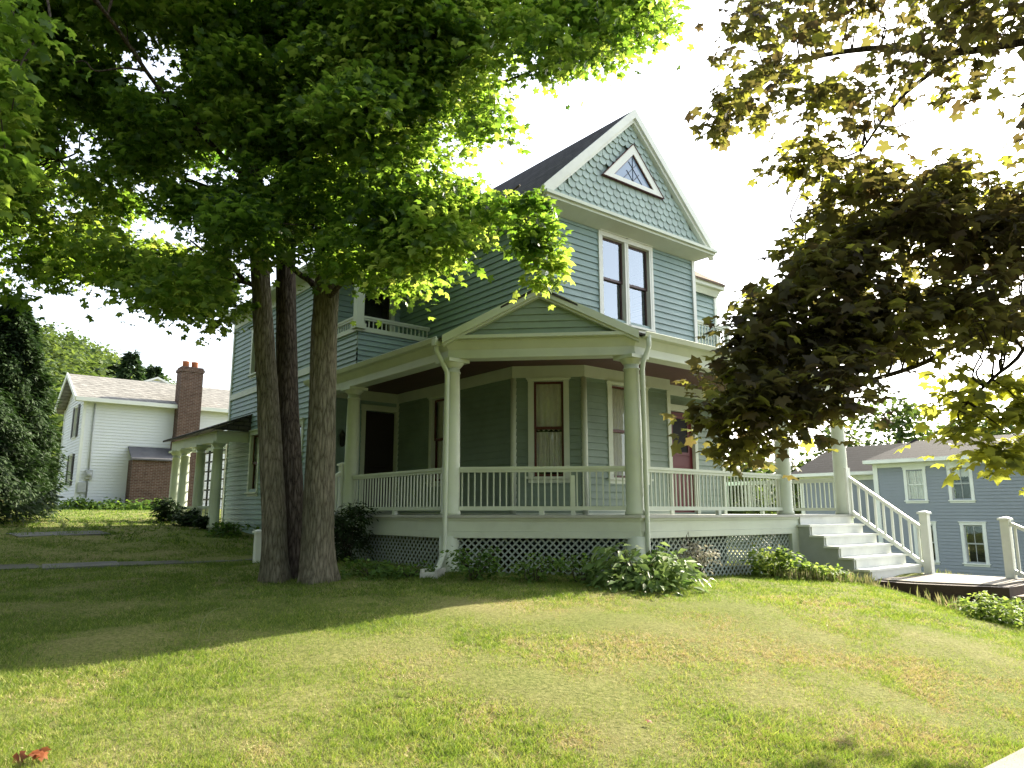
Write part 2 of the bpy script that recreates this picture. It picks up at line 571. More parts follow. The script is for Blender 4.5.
# ---- walls
sL = Seg((2.2, 7.84), (2.2, 3.2)); sC = Seg((2.2, 3.2), (3.2, 2.2)); sF = Seg((3.2, 2.2), (5.8, 2.2))
sR = Seg((5.8, 2.2), (5.8, 2.6)); sD = Seg((5.8, 2.6), (8.3, 2.6))
sW = Seg((.3, 14.8), (.3, 7.84)); sN = Seg((.3, 7.84), (2.2, 7.84))
uL = Seg((2.2, 7.84), (2.2, 2.2)); uF = Seg((2.2, 2.2), (6.9, 2.2)); uR = Seg((6.9, 2.2), (6.9, 2.6)); uD = Seg((6.9, 2.6), (8.3, 2.6))
sE = Seg((8.3, 2.6), (8.3, 14.8)); sB = Seg((8.3, 14.8), (.3, 14.8))

DARKSASH = paint('brown sash paint', (.06, .03, .028), .4, .1, 3.0)
OL = [(1.65, 2.5, Fz + .76, Fz + 2.64)]
OC = [(.405, 1.01, Fz + .76, Fz + 2.66)]
OF = [(.78, 1.78, Fz + .76, Fz + 2.66)]
OD = [(.52, 1.42, Fz, Fz + 2.38)]
ON = [(1.0, 1.84, Fz, Fz + 2.50)]
OUF = [(1.60, 2.29, 5.05, 6.88), (2.41, 3.10, 5.05, 6.88)]
OW = [(14.8 - 12.72, 14.8 - 12.12, 1.62, 3.2), (14.8 - 9.9, 14.8 - 9.2, 1.62, 3.2), (14.8 - 11.05, 14.8 - 10.35, 5.05, 6.3), (14.8 - 13.1, 14.8 - 12.4, 5.05, 6.3)]
ONU = [(.75, 1.6, 4.9, 6.7)]

m = MB()
lap_wall(m, sL, .9, 3.97, OL); lap_wall(m, sC, .9, 3.97, OC); lap_wall(m, sF, .9, 3.97, OF); lap_wall(m, sR, .9, 3.97); lap_wall(m, sD, .9, 3.97, OD)
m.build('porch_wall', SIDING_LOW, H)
m = MB()
lap_wall(m, uL, 4.3, 7.05); lap_wall(m, uF, 4.7, 7.05, OUF); lap_wall(m, uR, 4.7, 7.05); lap_wall(m, uD, 4.6, 6.8)
m.build('upper_wall', SIDING, H)
m = MB()
lap_wall(m, sW, -.25, 7.05, OW); lap_wall(m, sN, .9, 7.05, ON + ONU)
lap_wall(m, sE, -.8, 6.8); lap_wall(m, sB, -.8, 6.9)
m.build('wing_wall', SIDING, H)

# ---- corner boards, friezes
m = MB()
for (x, y, za, zb) in ((2.2, 2.2, 4.75, 7.0), (6.9, 2.2, 4.75, 7.0), (8.3, 2.6, 4.8, 6.8), (.3, 14.8, -.2, 7.0), (.3, 7.84, .95, 7.0)):
    m = MB(); m.box(x - .055, x + .055, y - .055, y + .055, za, zb); m.build('corner_board', WHITE, H)
m = MB()
for (x, y, za, zb) in ((5.8, 2.2, 1.0, 3.35), (2.2, 7.79, 1.0, 3.35), (8.3, 2.6, 1.0, 3.4)):
    m.box(x - .055, x + .055, y - .05, y + .05, za, 3.73)
for s_, t in ((sC, 0), (sC, sC.L)):
    p = s_.P(t, 0, 0)
    m.lathe(p[0], p[1], [(.065, 1.0), (.065, 3.73)], 8)
strip(m, [(.3, 7.84), (2.2, 7.84), (2.2, 3.2), (3.2, 2.2), (5.8, 2.2), (5.8, 2.6), (8.3, 2.6)], rectprof(-.01, .055, 3.735, 3.972))
strip(m, [(.3, 7.84), (2.2, 7.84), (2.2, 3.2), (3.2, 2.2), (5.8, 2.2)], rectprof(-.01, .028, 1.0, 1.16))
m.build('porch_wall_trim', TRIM, H)
m = MB()
sWp = [(.3, 14.8), (.3, 7.84)]
for path, pr in ((sWp, rectprof(-.01, .05, 6.72, 7.04)), (sWp, rectprof(-.01, .05, 4.45, 4.62)), (sWp, rectprof(-.01, .05, -.28, -.08)), ([(2.25, 2.2), (6.85, 2.2)], rectprof(-.01, .05, 4.80, 4.92))):
    m = MB(); strip(m, path, pr); m.build('belt_board', TRIM, H)

# ---- windows and doors
cw = window(H, sC, *OC[0], TRIM, curtain='lace', head=.04)
window(H, sF, *OF[0], TRIM, curtain='full', side=.13, head=.04)
window(H, sL, *OL[0], TRIM, curtain='full', head=.05)
for o in OUF:
    window(H, uF, *o, WHITE, head=.10, side=.055, curtain=None, glass=GLASS_SKY, sash=DARKSASH)
for t_ in (1.48, 3.155):
    m = MB(); uF.box(m, t_, t_ + .065, -.01, .05, 4.93, 6.98); m.build('window_surround', WHITE, H)
for i, o in enumerate(OW):
    window(H, sW, *o, TRIM, curtain='drape' if i == 0 else None)
window(H, sN, *ONU[0], TRIM, sash=DARKWOOD)


def door(seg, o, mat, glass=None, name='front_door'):
    t0, t1, z0, z1 = o
    m = MB()
    seg.box(m, t0, t1, -.10, -.055, z0 + .01, z1 - .02)
    w = t1 - t0
    for (a, b, c, d) in ((.14, .44, .14, .42), (.56, .86, .14, .42), (.14, .86, .46, .55)):
        seg.box(m, t0 + a * w, t0 + b * w, -.056, -.043, z0 + c * (z1 - z0), z0 + d * (z1 - z0))
    d = m.build(name, mat, H)
    if glass:
        m = MB(); seg.box(m, t0 + .2 * w, t0 + .8 * w, -.056, -.047, z0 + .60 * (z1 - z0), z0 + .93 * (z1 - z0))
        m.build('door_glass', BLACKGLASS, d)
        m = MB()
        for (a, b, c, e) in ((.15, .2, .57, .96), (.8, .85, .57, .96)):
            seg.box(m, t0 + a * w, t0 + b * w, -.056, -.035, z0 + c * (z1 - z0), z0 + e * (z1 - z0))
        seg.box(m, t0 + .2 * w, t0 + .8 * w, -.056, -.035, z0 + .57 * (z1 - z0), z0 + .6 * (z1 - z0))
        seg.box(m, t0 + .2 * w, t0 + .8 * w, -.056, -.035, z0 + .93 * (z1 - z0), z0 + .96 * (z1 - z0))
        m.build('door_moulding', mat, d)
    m = MB()
    p = seg.P(t0 + .92 * w, -.02, z0 + 1.0)
    m.lathe(p[0], p[1], [(.012, p[2] - .03), (.03, p[2] - .015), (.03, p[2] + .015), (.012, p[2] + .03)], 10)
    m.build('handle', METAL, d)
    m = MB()
    seg.box(m, t0 - .11, t0, -.1, .04, z0, z1); seg.box(m, t1, t1 + .11, -.1, .04, z0, z1); seg.box(m, t0 - .13, t1 + .13, -.1, .05, z1, z1 + .14)
    m.build('door_frame', TRIM, d)
    return d


BLACKGLASS = paint('dark door glass', (.010, .010, .010), .5, .05, spec=.06)
door(sD, OD[0], DOORRED, True)['label'] = 'crimson front door with a dark glazed upper half'
door(sN, ON[0], DARKWOOD, None, 'side_door')

# lantern beside the side door
m = MB(); p = sN.P(.38, .09, 2.75)
m.lathe(p[0], p[1], [(.02, 2.57), (.06, 2.60), (.075, 2.82), (.09, 2.84), (.03, 2.93), (.012, 2.97)], 8)
m.bar(sN.P(.38, 0, 2.9), sN.P(.38, .09, 2.95), .02, .02)
m.build('wall_lantern', BLACK, H)

# ---- porch: deck, ceiling, skirting
deck_path = [(0, 7.84), (0, 2.17), (2.17, 0), (9.02, 0), (9.02, 4.0)]
def deck_poly(o, extra=()):
    return mitre(deck_path, o) + [(8.3, 4.0), (8.3, 2.6), (5.8, 2.6), (5.8, 2.2), (3.2, 2.2), (2.2, 3.2), (2.2, 7.84)]
m = MB(); m.prism(deck_poly(.20), Fz - .045, Fz); m.build('porch_deck', DECKM, H)
m = MB(); m.prism(deck_poly(-.05), 3.973, 3.99); m.build('porch_ceiling', CEIL, H)

sk = MB()
strip(sk, deck_path, rectprof(.10, .14, .735, Fz - .046))
strip(sk, deck_path, rectprof(.141, .165, Fz - .085, Fz - .047))
strip(sk, deck_path, rectprof(.105, .155, .63, .733))
sk.build('skirt_board', TRIM, H)
m = MB()
for (x, y) in ((2.17, 0), (0, 2.17)):
    v = Vector((-1, -1)).normalized() * .0
    m = MB(); m.lathe(x, y, [(.19, -.35), (.19, .66)], 8); m.build('pier', TRIM, H)
for (x, y) in ((0, 6.05), (6.72, 0), (9.02, 0)):
    m = MB(); m.box(x - .12, x + .12, y - .15, y + .12, -.4, .63); m.build('pier', TRIM, H)


def lattice(seg, t0, t1, z0, z1, o=.10):
    m = MB(); pit, wd = .122, .040
    for layer, sgn in ((0, 1), (1, -1)):
        off = o - .028 + layer * .011
        span = (t1 - t0) + (z1 - z0)
        for k in range(int(span / pit) + 2):
            c = k * pit
            # line t = t0 + c - (z - z0) for sgn 1 ; mirrored otherwise
            a0, b0 = c, 0.0
            a1, b1 = c - (z1 - z0), z1 - z0
            L = t1 - t0
            if a0 > L: b0 += a0 - L; a0 = L
            if a1 < 0: b1 += a1; a1 = 0
            if b1 - b0 < .01: continue
            if sgn < 0: a0, a1 = L - a0, L - a1
            h = wd / 2 * 1.414
            m.hexa([seg.P(t0 + a0 - h * .0 - wd / 2, off, z0 + b0), seg.P(t0 + a0 + wd / 2, off, z0 + b0), seg.P(t0 + a0 + wd / 2, off - .01, z0 + b0), seg.P(t0 + a0 - wd / 2, off - .01, z0 + b0),
                    seg.P(t0 + a1 - wd / 2, off, z0 + b1), seg.P(t0 + a1 + wd / 2, off, z0 + b1), seg.P(t0 + a1 + wd / 2, off - .01, z0 + b1), seg.P(t0 + a1 - wd / 2, off - .01, z0 + b1)])
    m.build('lattice', LATT, H)


gL = Seg((0, 7.84), (0, 2.17)); gC = Seg((0, 2.17), (2.17, 0)); gF = Seg((2.17, 0), (9.02, 0)); gE = Seg((9.02, 0), (9.02, 4.0))
lattice(gL, 1.9, gL.L - .1, -.45, .64); lattice(gC, .15, gC.L - .15, -.45, .64); lattice(gF, .1, 4.5, -.55, .64); lattice(gE, .05, 3.9, -.6, .64)

# ---- columns
def column(x, y, r=.15, z0=Fz, z1=Sz, cap=TRIM):
    m = MB(); h = z1 - z0
    m.lathe(x, y, [(r * 1.12, z0 + .0), (r * 1.12, z0 + .05), (r * 1.0, z0 + .08), (r, z0 + .3 * h), (r * .94, z0 + .65 * h), (r * .84, z1 - .24),
                   (r * .95, z1 - .235), (r * .95, z1 - .215), (r * .84, z1 - .21), (r * .84, z1 - .15)], 28)
    c = m.build('column', cap, H)
    m = MB()
    m.lathe(x, y, [(r * .86, z1 - .149), (r * .98, z1 - .13), (r * 1.26, z1 - .075), (r * 1.3, z1 - .06)], 28)
    m.box(x - r * 1.42, x + r * 1.42, y - r * 1.42, y + r * 1.42, z1 - .06, z1 - .002)
    m.build('capital', cap, c)
    return c


for (x, y) in ((2.17, 0), (0, 2.17), (0, 5.87), (6.67, 0), (9.02, 0)):
    column(x, y)

# ---- railings
def slats(seg, t0, t1, z0, z1, sp, wd, parent, keep=None, mat=TRIM):
    n = max(1, int((t1 - t0) / sp))
    base = MB(); base.box(-wd / 2, wd / 2, -wd / 2, wd / 2, z0, z1)
    me = base.mesh('baluster'); me.materials.append(mat)
    for k in range(n):
        p = seg.P(t0 + (k + .5) * (t1 - t0) / n, 0, 0)
        o = bpy.data.objects.new('baluster', me); o.parent = parent; o.location = (p[0], p[1], 0)
        o.rotation_euler = (0, 0, math.atan2(seg.d.y, seg.d.x)); COL.objects.link(o)


def railing(a, b, t0, t1, h=.82, sp=.107, wd=.021, individual=True, z=Fz, mat=TRIM, blocks=True, name='porch_railing'):
    s_ = Seg(a, b); t1 = s_.L + t1
    m = MB()
    s_.box(m, t0, t1, -.045, .045, z + h - .065, z + h - .02); s_.box(m, t0, t1, -.03, .03, z + h - .11, z + h - .066)
    s_.box(m, t0, t1, -.03, .03, z + .08, z + .145)
    if blocks:
        tm = (t0 + t1) / 2
        s_.box(m, tm - .04, tm + .04, -.035, .035, z, z + .079)
    r_ = m.build(name, mat, H)
    if individual:
        slats(s_, t0, t1, z + .146, z + h - .111, sp, wd, r_, mat=mat)
    else:
        m = MB(); n = int((t1 - t0) / sp)
        for k in range(n):
            t = t0 + (k + .5) * (t1 - t0) / n
            s_.box(m, t - wd / 2, t + wd / 2, -wd / 2, wd / 2, z + .146, z + h - .111)
        tag(m.build('baluster_row', mat, r_), kind='stuff')
    return r_, s_


railing((0, 5.87), (0, 2.17), .14, -.14, individual=False)
r_, s_ = railing((0, 2.17), (2.17, 0), .14, -.14)
m = MB(); s_.box(m, 2.02, 2.09, -.035, .035, Fz + .0, Fz + .65); m.build('rail_post', TRIM, r_)
railing((2.17, 0), (6.67, 0), .14, -.14)
railing((9.02, 0), (9.02, 4.0), .14, -.1, individual=False)

# ---- entablature, gutter, porch roof
beam_path = [(0, 7.80), (0, 2.17), (2.17, 0), (9.02, 0), (9.02, 4.0)]
m = MB()
strip(m, beam_path, rectprof(-.12, .13, Sz, 3.95))
strip(m, beam_path, rectprof(.131, .155, 3.655, 3.70))
strip(m, beam_path, [(.131, 3.80), (.22, 3.93), (.22, 3.96), (.131, 3.96)])
m.build('entablature', TRIM, H)
m = MB()
for path in ([(0, 7.80), (0, 2.2)], [(2.2, 0), (9.02, 0), (9.02, 4.0)]):
    strip(m, path, [(.222, 3.93), (.31, 3.95), (.34, 4.03), (.325, 4.04), (.30, 3.975), (.222, 3.965)])
m.build('gutter', TRIM, H)

rA, rB, rC, rD = (-.30, 7.84, 4.0), (-.30, 2.04, 4.0), (2.04, -.30, 4.0), (9.33, -.30, 4.0)
ap = (.80, .80, 4.82); cr = (2.2, 2.2, 4.82)
m = MB()
m.slab([rA, rB, cr, (2.2, 7.84, 4.82)], .04)
m.slab([rB, ap, cr], .04); m.slab([ap, rC, cr], .04)
m.slab([rC, rD, (9.33, 4.0, 4.0), (6.9, 4.0, 4.82), (6.9, 2.2, 4.82), cr], .04)
m.build('porch_roof', ROOFX, H)
# corner pediment
pB = Vector((rB[0], rB[1])); pC = Vector((rC[0], rC[1]))
sP = Seg((rB[0], rB[1]), (rC[0], rC[1])); LP = sP.L; hP = .82
m = MB()
lap_wall(m, sP, 4.02, 4.02 + hP - .12, ex=.12, top=lambda z: ((z - 4.0) / hP * LP / 2 + .15, LP - (z - 4.0) / hP * LP / 2 - .15))
m2 = MB(); m.v = [(p[0] + .12 * .707, p[1] + .12 * .707, p[2]) for p in m.v]
m.build('pediment_panel', paint('pediment sage paint', (.235, .305, .24), .6, .08, 2), H)
m = MB()
for sg in (0, 1):
    a, b = (0, LP / 2) if sg == 0 else (LP, LP / 2)
    up = Vector((0, 0, 1))
    P0, P1 = Vector(sP.P(a, .02, 4.0)), Vector(sP.P(b, .02, 4.0 + hP))
    sl = (P1 - P0)
    n = Vector((sP.n.x, sP.n.y, 0))
    dn = Vector((0, 0, -1))
    for (o0, o1, d0, d1) in ((0, .04, -.02, .12), (-.12, -.005, .03, .16)):
        w0 = P0 + n * o0; w1 = P1 + n * o0; v0 = P0 + n * o1; v1 = P1 + n * o1
        m.hexa([v0 + dn * d1, v1 + dn * d1, w1 + dn * d1, w0 + dn * d1, v0 + dn * d0, v1 + dn * d0, w1 + dn * d0, w0 + dn * d0])
sP.box(m, .0, LP, -.10, .03, 3.962, 4.018)
m.build('pediment_trim', TRIM, H)

# ---- downspouts
m = MB()
def spout(pts): m.tube(pts, .042, 10)
c1 = Vector((-.02, 2.17)); 
spout([(-.29, 2.24, 3.99), (-.29, 2.24, 3.80), (-.27, 2.21, 3.72), (-.20, 2.12, 3.50), (-.17, 2.08, 3.40), (-.17, 2.08, .50), (-.19, 2.06, .40), (-.38, 1.92, .20), (-.56, 1.78, .12)])
m.box(-.36, -.24, 2.18, 2.30, 3.88, 4.0)
m.build('downspout', TRIM, H)
m = MB()
spout([(2.30, -.29, 3.99), (2.30, -.29, 3.80), (2.28, -.27, 3.72), (2.22, -.22, 3.52), (2.22, -.20, 3.4), (2.22, -.20, .25), (2.24, -.24, .15), (2.3, -.4, .05)])
m.build('downspout', TRIM, H)

# ---- right-hand steps
nr, rise, run = 6, .2, .28
steps = None
STRING = paint('grey stringer paint', (.36, .385, .36), .6, .1, 2)
for sx in (6.86, 9.0):
    m = MB()
    poly = [(-.11, Fz - .045)] + sum([[(-.11 - run * k, Fz - rise * k - .04 * 0), (-.11 - run * k, Fz - rise * (k + 1) - .04)] for k in range(0, 1)], [])
    prof = [(-.115, -.5), (-.115, Fz - rise - .04)]
    for k in range(1, 6):
        prof += [(-.115 - run * k, Fz - rise * k - .04), (-.115 - run * k, Fz - rise * (k + 1) - .04)]
    prof = prof[:-1] + [(-.115 - run * 5, -.5)]
    n = len(prof)
    m.add([(sx - .025, y, z) for y, z in prof] + [(sx + .025, y, z) for y, z in prof],
          [tuple(range(n)), tuple(range(2 * n - 1, n - 1, -1))] + [(i, n + i, n + (i + 1) % n, (i + 1) % n) for i in range(n)])
    if steps is None: steps = m.build('front_steps', STRING, H)
    else: m.build('stringer', STRING, steps)
base_t = MB(); base_t.box(6.80, 9.06, -run - .03, 0, -.04, 0)
tme = base_t.mesh('tread'); tme.materials.append(STEPM)
base_r = MB(); base_r.box(6.886, 8.974, -.02, 0, -rise, -.041)
rme = base_r.mesh('riser'); rme.materials.append(paint('pale riser paint', (.58, .60, .57), .6, .08, 2.5))
for k in range(6):
    if k > 0:
        o = bpy.data.objects.new('tread', tme); o.parent = steps; o.location = (0, -.115 - run * (k - 1), Fz - rise * k); COL.objects.link(o)
    o = bpy.data.objects.new('riser', rme); o.parent = steps; o.location = (0, -.115 - run * k if k else -.16, Fz - rise * k); COL.objects.link(o)


def newel(x, y, z0, z1, wd=.14, parent=None, mat=WHITE):
    m = MB(); h = wd / 2
    m.box(x - h, x + h, y - h, y + h, z0, z1 - .07)
    m.box(x - h - .03, x + h + .03, y - h - .03, y + h + .03, z1 - .069, z1 - .03)
    m.hexa([(x - h - .02, y - h - .02, z1 - .029), (x + h + .02, y - h - .02, z1 - .029), (x + h + .02, y + h + .02, z1 - .029), (x - h - .02, y + h + .02, z1 - .029),
            (x - .02, y - .02, z1), (x + .02, y - .02, z1), (x + .02, y + .02, z1), (x - .02, y + .02, z1)])
    return m.build('newel_post', mat, parent)


def stair_rail(p, q, h0, h1, parent, n, mat=WHITE, name='stair_railing', bw=.042):
    """p, q: 3-D ends of the stair line; rails h0 and h1 above it"""
    p, q = Vector(p), Vector(q)
    m = MB()
    m.bar(p + Vector((0, 0, h1)), q + Vector((0, 0, h1)), .08, .07)
    m.bar(p + Vector((0, 0, h0)), q + Vector((0, 0, h0)), .06, .08)
    r_ = m.build(name, mat, parent)
    bm_ = MB(); bm_.box(-bw / 2, bw / 2, -bw / 2, bw / 2, h0 + .045, h1 - .04)
    me = bm_.mesh('baluster'); me.materials.append(mat)
    for k in range(n):
        c = p.lerp(q, (k + .5) / n)
        o = bpy.data.objects.new('baluster', me); o.parent = r_; o.location = c; COL.objects.link(o)
    return r_


r_ = stair_rail((9.06, -.10, Fz), (9.06, -1.60, -.12), .10, .84, H, 9)
newel(9.06, -1.66, -.35, 1.08, .15, r_)
# a square post where the steps leave the deck
m = MB(); m.box(8.93, 9.11, -.17, -.03, Fz, Fz + 1.02); m.build('rail_post', WHITE, r_)

# ---- left-hand steps, mostly behind the tree
m = MB()
for k in range(5):
    m.box(-.14 - .3 * (k + 1), -.12 - .3 * k if k == 0 else -.14 - .3 * k, 6.1, 7.5, -.1, Fz - .18 * (k + 1))
ls = m.build('side_steps', STEPM, H)
for wy in (6.06,):
    r_ = stair_rail((-.14, wy, Fz), (-1.72, wy, .0), .12, .86, H, 8)
    newel(-.10, wy, Fz - .3, Fz + 1.08, .13, r_)
    newel(-1.80, wy, -.1, .72, .13, r_)

# ---- front gable
gz, uA, uB, uM, rz_ = 7.25, 1.88, 7.22, 4.55, 9.82
sG = Seg((uA, 1.95), (uB, 1.95))
m = MB()
m.add([(uA, 1.98, gz - .02), (uB, 1.98, gz - .02), (uM, 1.98, rz_ - .08)], [(0, 1, 2)])
# rows of round-ended shingles; the gable window is left out
rowh, shw = .158, .205
tw = Vector((uM - 0.02, 7.0 + .02)); 
nrow = int((rz_ - gz) / rowh) + 1
for r in range(nrow):
    zb = gz + r * rowh
    zt = zb + rowh * 1.35
    inset = (zb + rowh - gz)
    lo, hi = uA + inset * 1.01 + .05, uB - inset * 1.01 - .05
    k0 = int((lo - uA) / shw) - 1
    off = (r % 2) * shw / 2
    for k in range(k0, int((hi - uA) / shw) + 2):
        c = uA + k * shw + off
        if c - shw / 2 < lo or c + shw / 2 > hi: continue
        j = random.uniform(-.006, .006); tl = random.uniform(0, .007); g = .006
        a, b = c - shw / 2 + g, c + shw / 2 - g
        P = [(a, zt), (a, zb + .06 + j), (a + .026, zb + .024 + j), (c - .035, zb + j), (c + .035, zb + j), (b - .026, zb + .024 + j), (b, zb + .06 + j), (b, zt)]
        # skip inside the gable window
        zz = (zb + rowh / 2)
        if 8.08 < zz < 9.05 and abs(c - uM) < (9.12 - zz) * 1.02: continue
        out = lambda z: 1.945 - (.030 + tl) * (zt - z) / (zt - zb)
        vs = [(x, out(z), z) for x, z in P]
        n = len(vs)
        m.add(vs + [(x, y + .012, z) for x, y, z in vs], [tuple(range(n))] + [(i, n + i, n + i + 1, i + 1) for i in range(n - 1)])
m.build('gable_shingles', SHINGLE, H)

# gable window: three-sided frame, diamond leading
gw0, gw1, gwz, gwa = uM - .98, uM + .98, 8.10, 9.10
def tri(m, k0, k1, y0, y1, cz=8.42):
    """a triangular ring between scale k0 and k1"""
    c = Vector((uM, cz)); T = [Vector((gw0, gwz)), Vector((gw1, gwz)), Vector((uM, gwa))]
    o = [c + (p - c) * k1 for p in T]; i = [c + (p - c) * k0 for p in T]
    for a in range(3):
        b = (a + 1) % 3
        q = lambda p, y: (p.x, y, p.y)
        m.hexa([q(o[a], y0), q(o[b], y0), q(o[b], y1), q(o[a], y1), q(i[a], y0), q(i[b], y0), q(i[b], y1), q(i[a], y1)])
m = MB(); tri(m, .66, 1.0, 1.865, 1.94); gwin = m.build('gable_window', WHITE, H)
m = MB(); tri(m, .625, .658, 1.885, 1.94); m.build('sash', SASH, gwin)
m = MB(); tri(m, 1.002, 1.022, 1.85, 1.93); m.build('drip_edge', SASH, gwin)
m = MB(); c = Vector((uM, 8.42))
T = [c + (Vector(p) - c) * .63 for p in ((gw0, gwz), (gw1, gwz), (uM, gwa))]
m.add([(p.x, 1.915, p.y) for p in T], [(0, 1, 2)]); m.build('pane', paint('gable glass', (.20, .29, .42), .05, .05, spec=1.0), gwin)
m = MB()
for (x0, z0, x1, z1) in ((uM - .3, 8.24, uM + .13, 8.67), (uM + .3, 8.24, uM - .13, 8.67), (uM, 8.24, uM + .2, 8.45), (uM, 8.24, uM - .2, 8.45), (uM, 8.24, uM, 8.8)):
    m.bar((x0, 1.908, z0), (x1, 1.908, z1), .009, .009, (0, 1, 0))
m.build('leading', BLACK, gwin)

# rakes, base cornice, soffit
m = MB()
for sg in (-1, 1):
    e = uM + sg * (uM - uA + .06); zc = gz + .02
    for (y0, y1, d0, d1) in ((1.78, 1.83, -.05, .13), (1.836, 1.95, .06, .21)):
        P = [(e, zc - d1 * 1.2), (uM, rz_ + .05 - d1 * 1.2), (uM, rz_ + .05 - d0 * 1.2), (e, zc - d0 * 1.2)]
        m.hexa([(P[0][0], y0, P[0][1]), (P[1][0], y0, P[1][1]), (P[1][0], y1, P[1][1]), (P[0][0], y1, P[0][1]),
                (P[3][0], y0, P[3][1]), (P[2][0], y0, P[2][1]), (P[2][0], y1, P[2][1]), (P[3][0], y1, P[3][1])])
m.build('rake_board', WHITE, H)
m = MB()
m.box(uA - .06, uB + .06, 1.70, 1.95, gz - .10, gz - .035)
m.box(uA - .02, uB + .02, 1.76, 1.95, gz - .16, gz - .101)
# sloping soffit under the gable and along both eaves
P = [(uA, 1.78, gz - .161), (uB, 1.78, gz - .161), (uB - .33, 2.17, 6.98), (uA + .33, 2.17, 6.98)]
m.add(P + [(x, y, z + .02) for x, y, z in P], [(3, 2, 1, 0), (4, 5, 6, 7), (0, 1, 5, 4), (1, 2, 6, 5), (2, 3, 7, 6), (3, 0, 4, 7)])
m.build('gable_cornice', paint('cornice paint', (.56, .62, .53), .5, .06, 1.6), H)
m = MB()
for (ue, uw, sg) in ((uA, 2.2, -1), (uB, 6.9, 1)):
    P = [(ue, 1.78, gz - .12), (ue, 14.0, gz - .12), (uw + sg * .02, 14.0, 6.98), (uw + sg * .02, 2.17, 6.98)]
    m.add(P, [(0, 1, 2, 3)])
    m.hexa([(ue + sg * .0, 1.96, gz - .12), (ue + sg * .06, 1.96, gz - .12), (ue + sg * .06, 14, gz - .12), (ue, 14, gz - .12),
            (ue + sg * .0, 1.96, gz - .01), (ue + sg * .06, 1.96, gz - .01), (ue + sg * .06, 14, gz - .01), (ue, 14, gz - .01)])
m.build('eave', TRIM, H)

# ---- roofs
m = MB()
ex = .10
m.slab([(uA - ex, 1.835, gz - ex + .04), (uM, 1.835, rz_ + .10), (uM, 14.2, rz_ + .10), (uA - ex, 14.2, gz - ex + .04)], .055)
m.slab([(uM, 1.835, rz_ + .10), (uB + ex, 1.835, gz - ex + .04), (uB + ex, 14.2, gz - ex + .04), (uM, 14.2, rz_ + .10)], .055)
m.build('main_roof', ROOFM, H)
m = MB()
e0, e1, f0, f1 = -.10, 8.7, 7.55, 15.2
rl, rr, rm, rz2 = 3.3, 5.2, 11.3, 9.7
m.slab([(e0, f1, 7.1), (e0, f0, 7.1), (rl, rm, rz2)], .05)
m.slab([(e0, f0, 7.1), (e1, f0, 7.1), (rr, rm, rz2), (rl, rm, rz2)], .05)
m.slab([(e1, f0, 7.1), (e1, f1, 7.1), (rr, rm, rz2)], .05)
m.slab([(e1, f1, 7.1), (e0, f1, 7.1), (rl, rm, rz2), (rr, rm, rz2)], .05)
m.build('wing_roof', ROOFX, H)
m = MB(); strip(m, [(.25, 14.85), (.25, 7.7)], [(-.0, 6.96), (.34, 6.99), (.38, 7.10), (-.0, 7.09)]); m.build('wing_eave', TRIM, H)
m = MB()
m.slab([(6.95, 2.32, 6.74), (8.42, 2.32, 6.74), (6.95, 3.8, 7.87)], .05)
m.slab([(8.42, 2.32, 6.74), (8.42, 7.8, 6.74), (6.95, 7.8, 7.87), (6.95, 3.8, 7.87)], .05)
m.build('hip_roof', ROOFB, H)
m = MB(); strip(m, [(6.96, 2.50), (8.31, 2.50), (8.31, 7.8)], [(.0, 6.42), (.06, 6.58), (.14, 6.60), (.14, 6.71), (.0, 6.68)])
m.build('hip_eave', TRIM, H)
# small railing standing on the porch roof beside the front gable
railing((7.0, 2.28), (8.3, 2.28), .02, -.02, h=.86, sp=.11, individual=False, z=4.75, blocks=False, name='roof_railing')
m = MB(); m.box(8.26, 8.36, 2.23, 2.33, 4.5, 5.65); m.build('rail_post', TRIM, H)

# ---- balcony over the porch
bl = [(.3, 7.80), (.3, 6.4), (2.17, 6.4)]
m = MB(); lap_wall(m, Seg(bl[0], bl[1]), 4.15, 5.05, ex=.12); lap_wall(m, Seg(bl[1], bl[2]), 4.15, 5.05, ex=.12)
bal = m.build('balcony', SIDING, H)
m = MB(); strip(m, bl, rectprof(-.10, .05, 5.051, 5.10)); m.box(.32, 2.17, 6.42, 7.80, 4.62, 4.68); m.build('parapet_cap', TRIM, bal)
m = MB(); m.box(.22, .40, 6.32, 6.50, 5.101, 7.0); m.box(.18, .44, 6.28, 6.54, 5.102, 5.22); m.build('balcony_post', TRIM, bal)
for a, b, t0, t1 in (((.3, 7.8), (.3, 6.4), .0, -.1), ((.3, 6.4), (2.17, 6.4), .1, .0)):
    railing(a, b, t0, t1, h=.42, sp=.11, individual=False, z=5.02, blocks=False, name='balcony_railing')
m = MB(); m.box(-.05, 2.2, 6.1, 7.85, 7.0, 7.2); m.build('balcony_ceiling', TRIM, bal)

# ---- side porch at the far end
m = MB(); m.box(-.62, .28, 13.05, 17.6, -.2, .62); m.box(.28, 2.5, 14.86, 17.6, -.2, .62); m.build('side_porch_deck', DECKM, H)
m = MB()
m.box(-.62, .28, 12.98, 13.06, 3.02, 3.32); m.box(-.62, -.40, 13.061, 17.5, 3.02, 3.32); m.box(-.62, 2.6, 17.501, 17.65, 3.02, 3.32)
m.build('side_porch_beam', TRIM, H)
m = MB()
m.slab([(-.85, 12.8, 3.38), (-.85, 17.9, 3.38), (2.5, 17.9, 4.3), (.3, 14.8, 3.85), (.3, 12.8, 3.85)], .06)
m.add([(-.80, 12.83, 3.32), (.29, 12.83, 3.32), (.29, 12.83, 3.80)], [(0, 1, 2)])
m.build('side_porch_roof', ROOFX, H)
for wy in (13.15, 14.75, 16.4):
    column(-.5, wy, .15, .62, 3.02)
column(-.5, 17.4, .15, .62, 3.02)
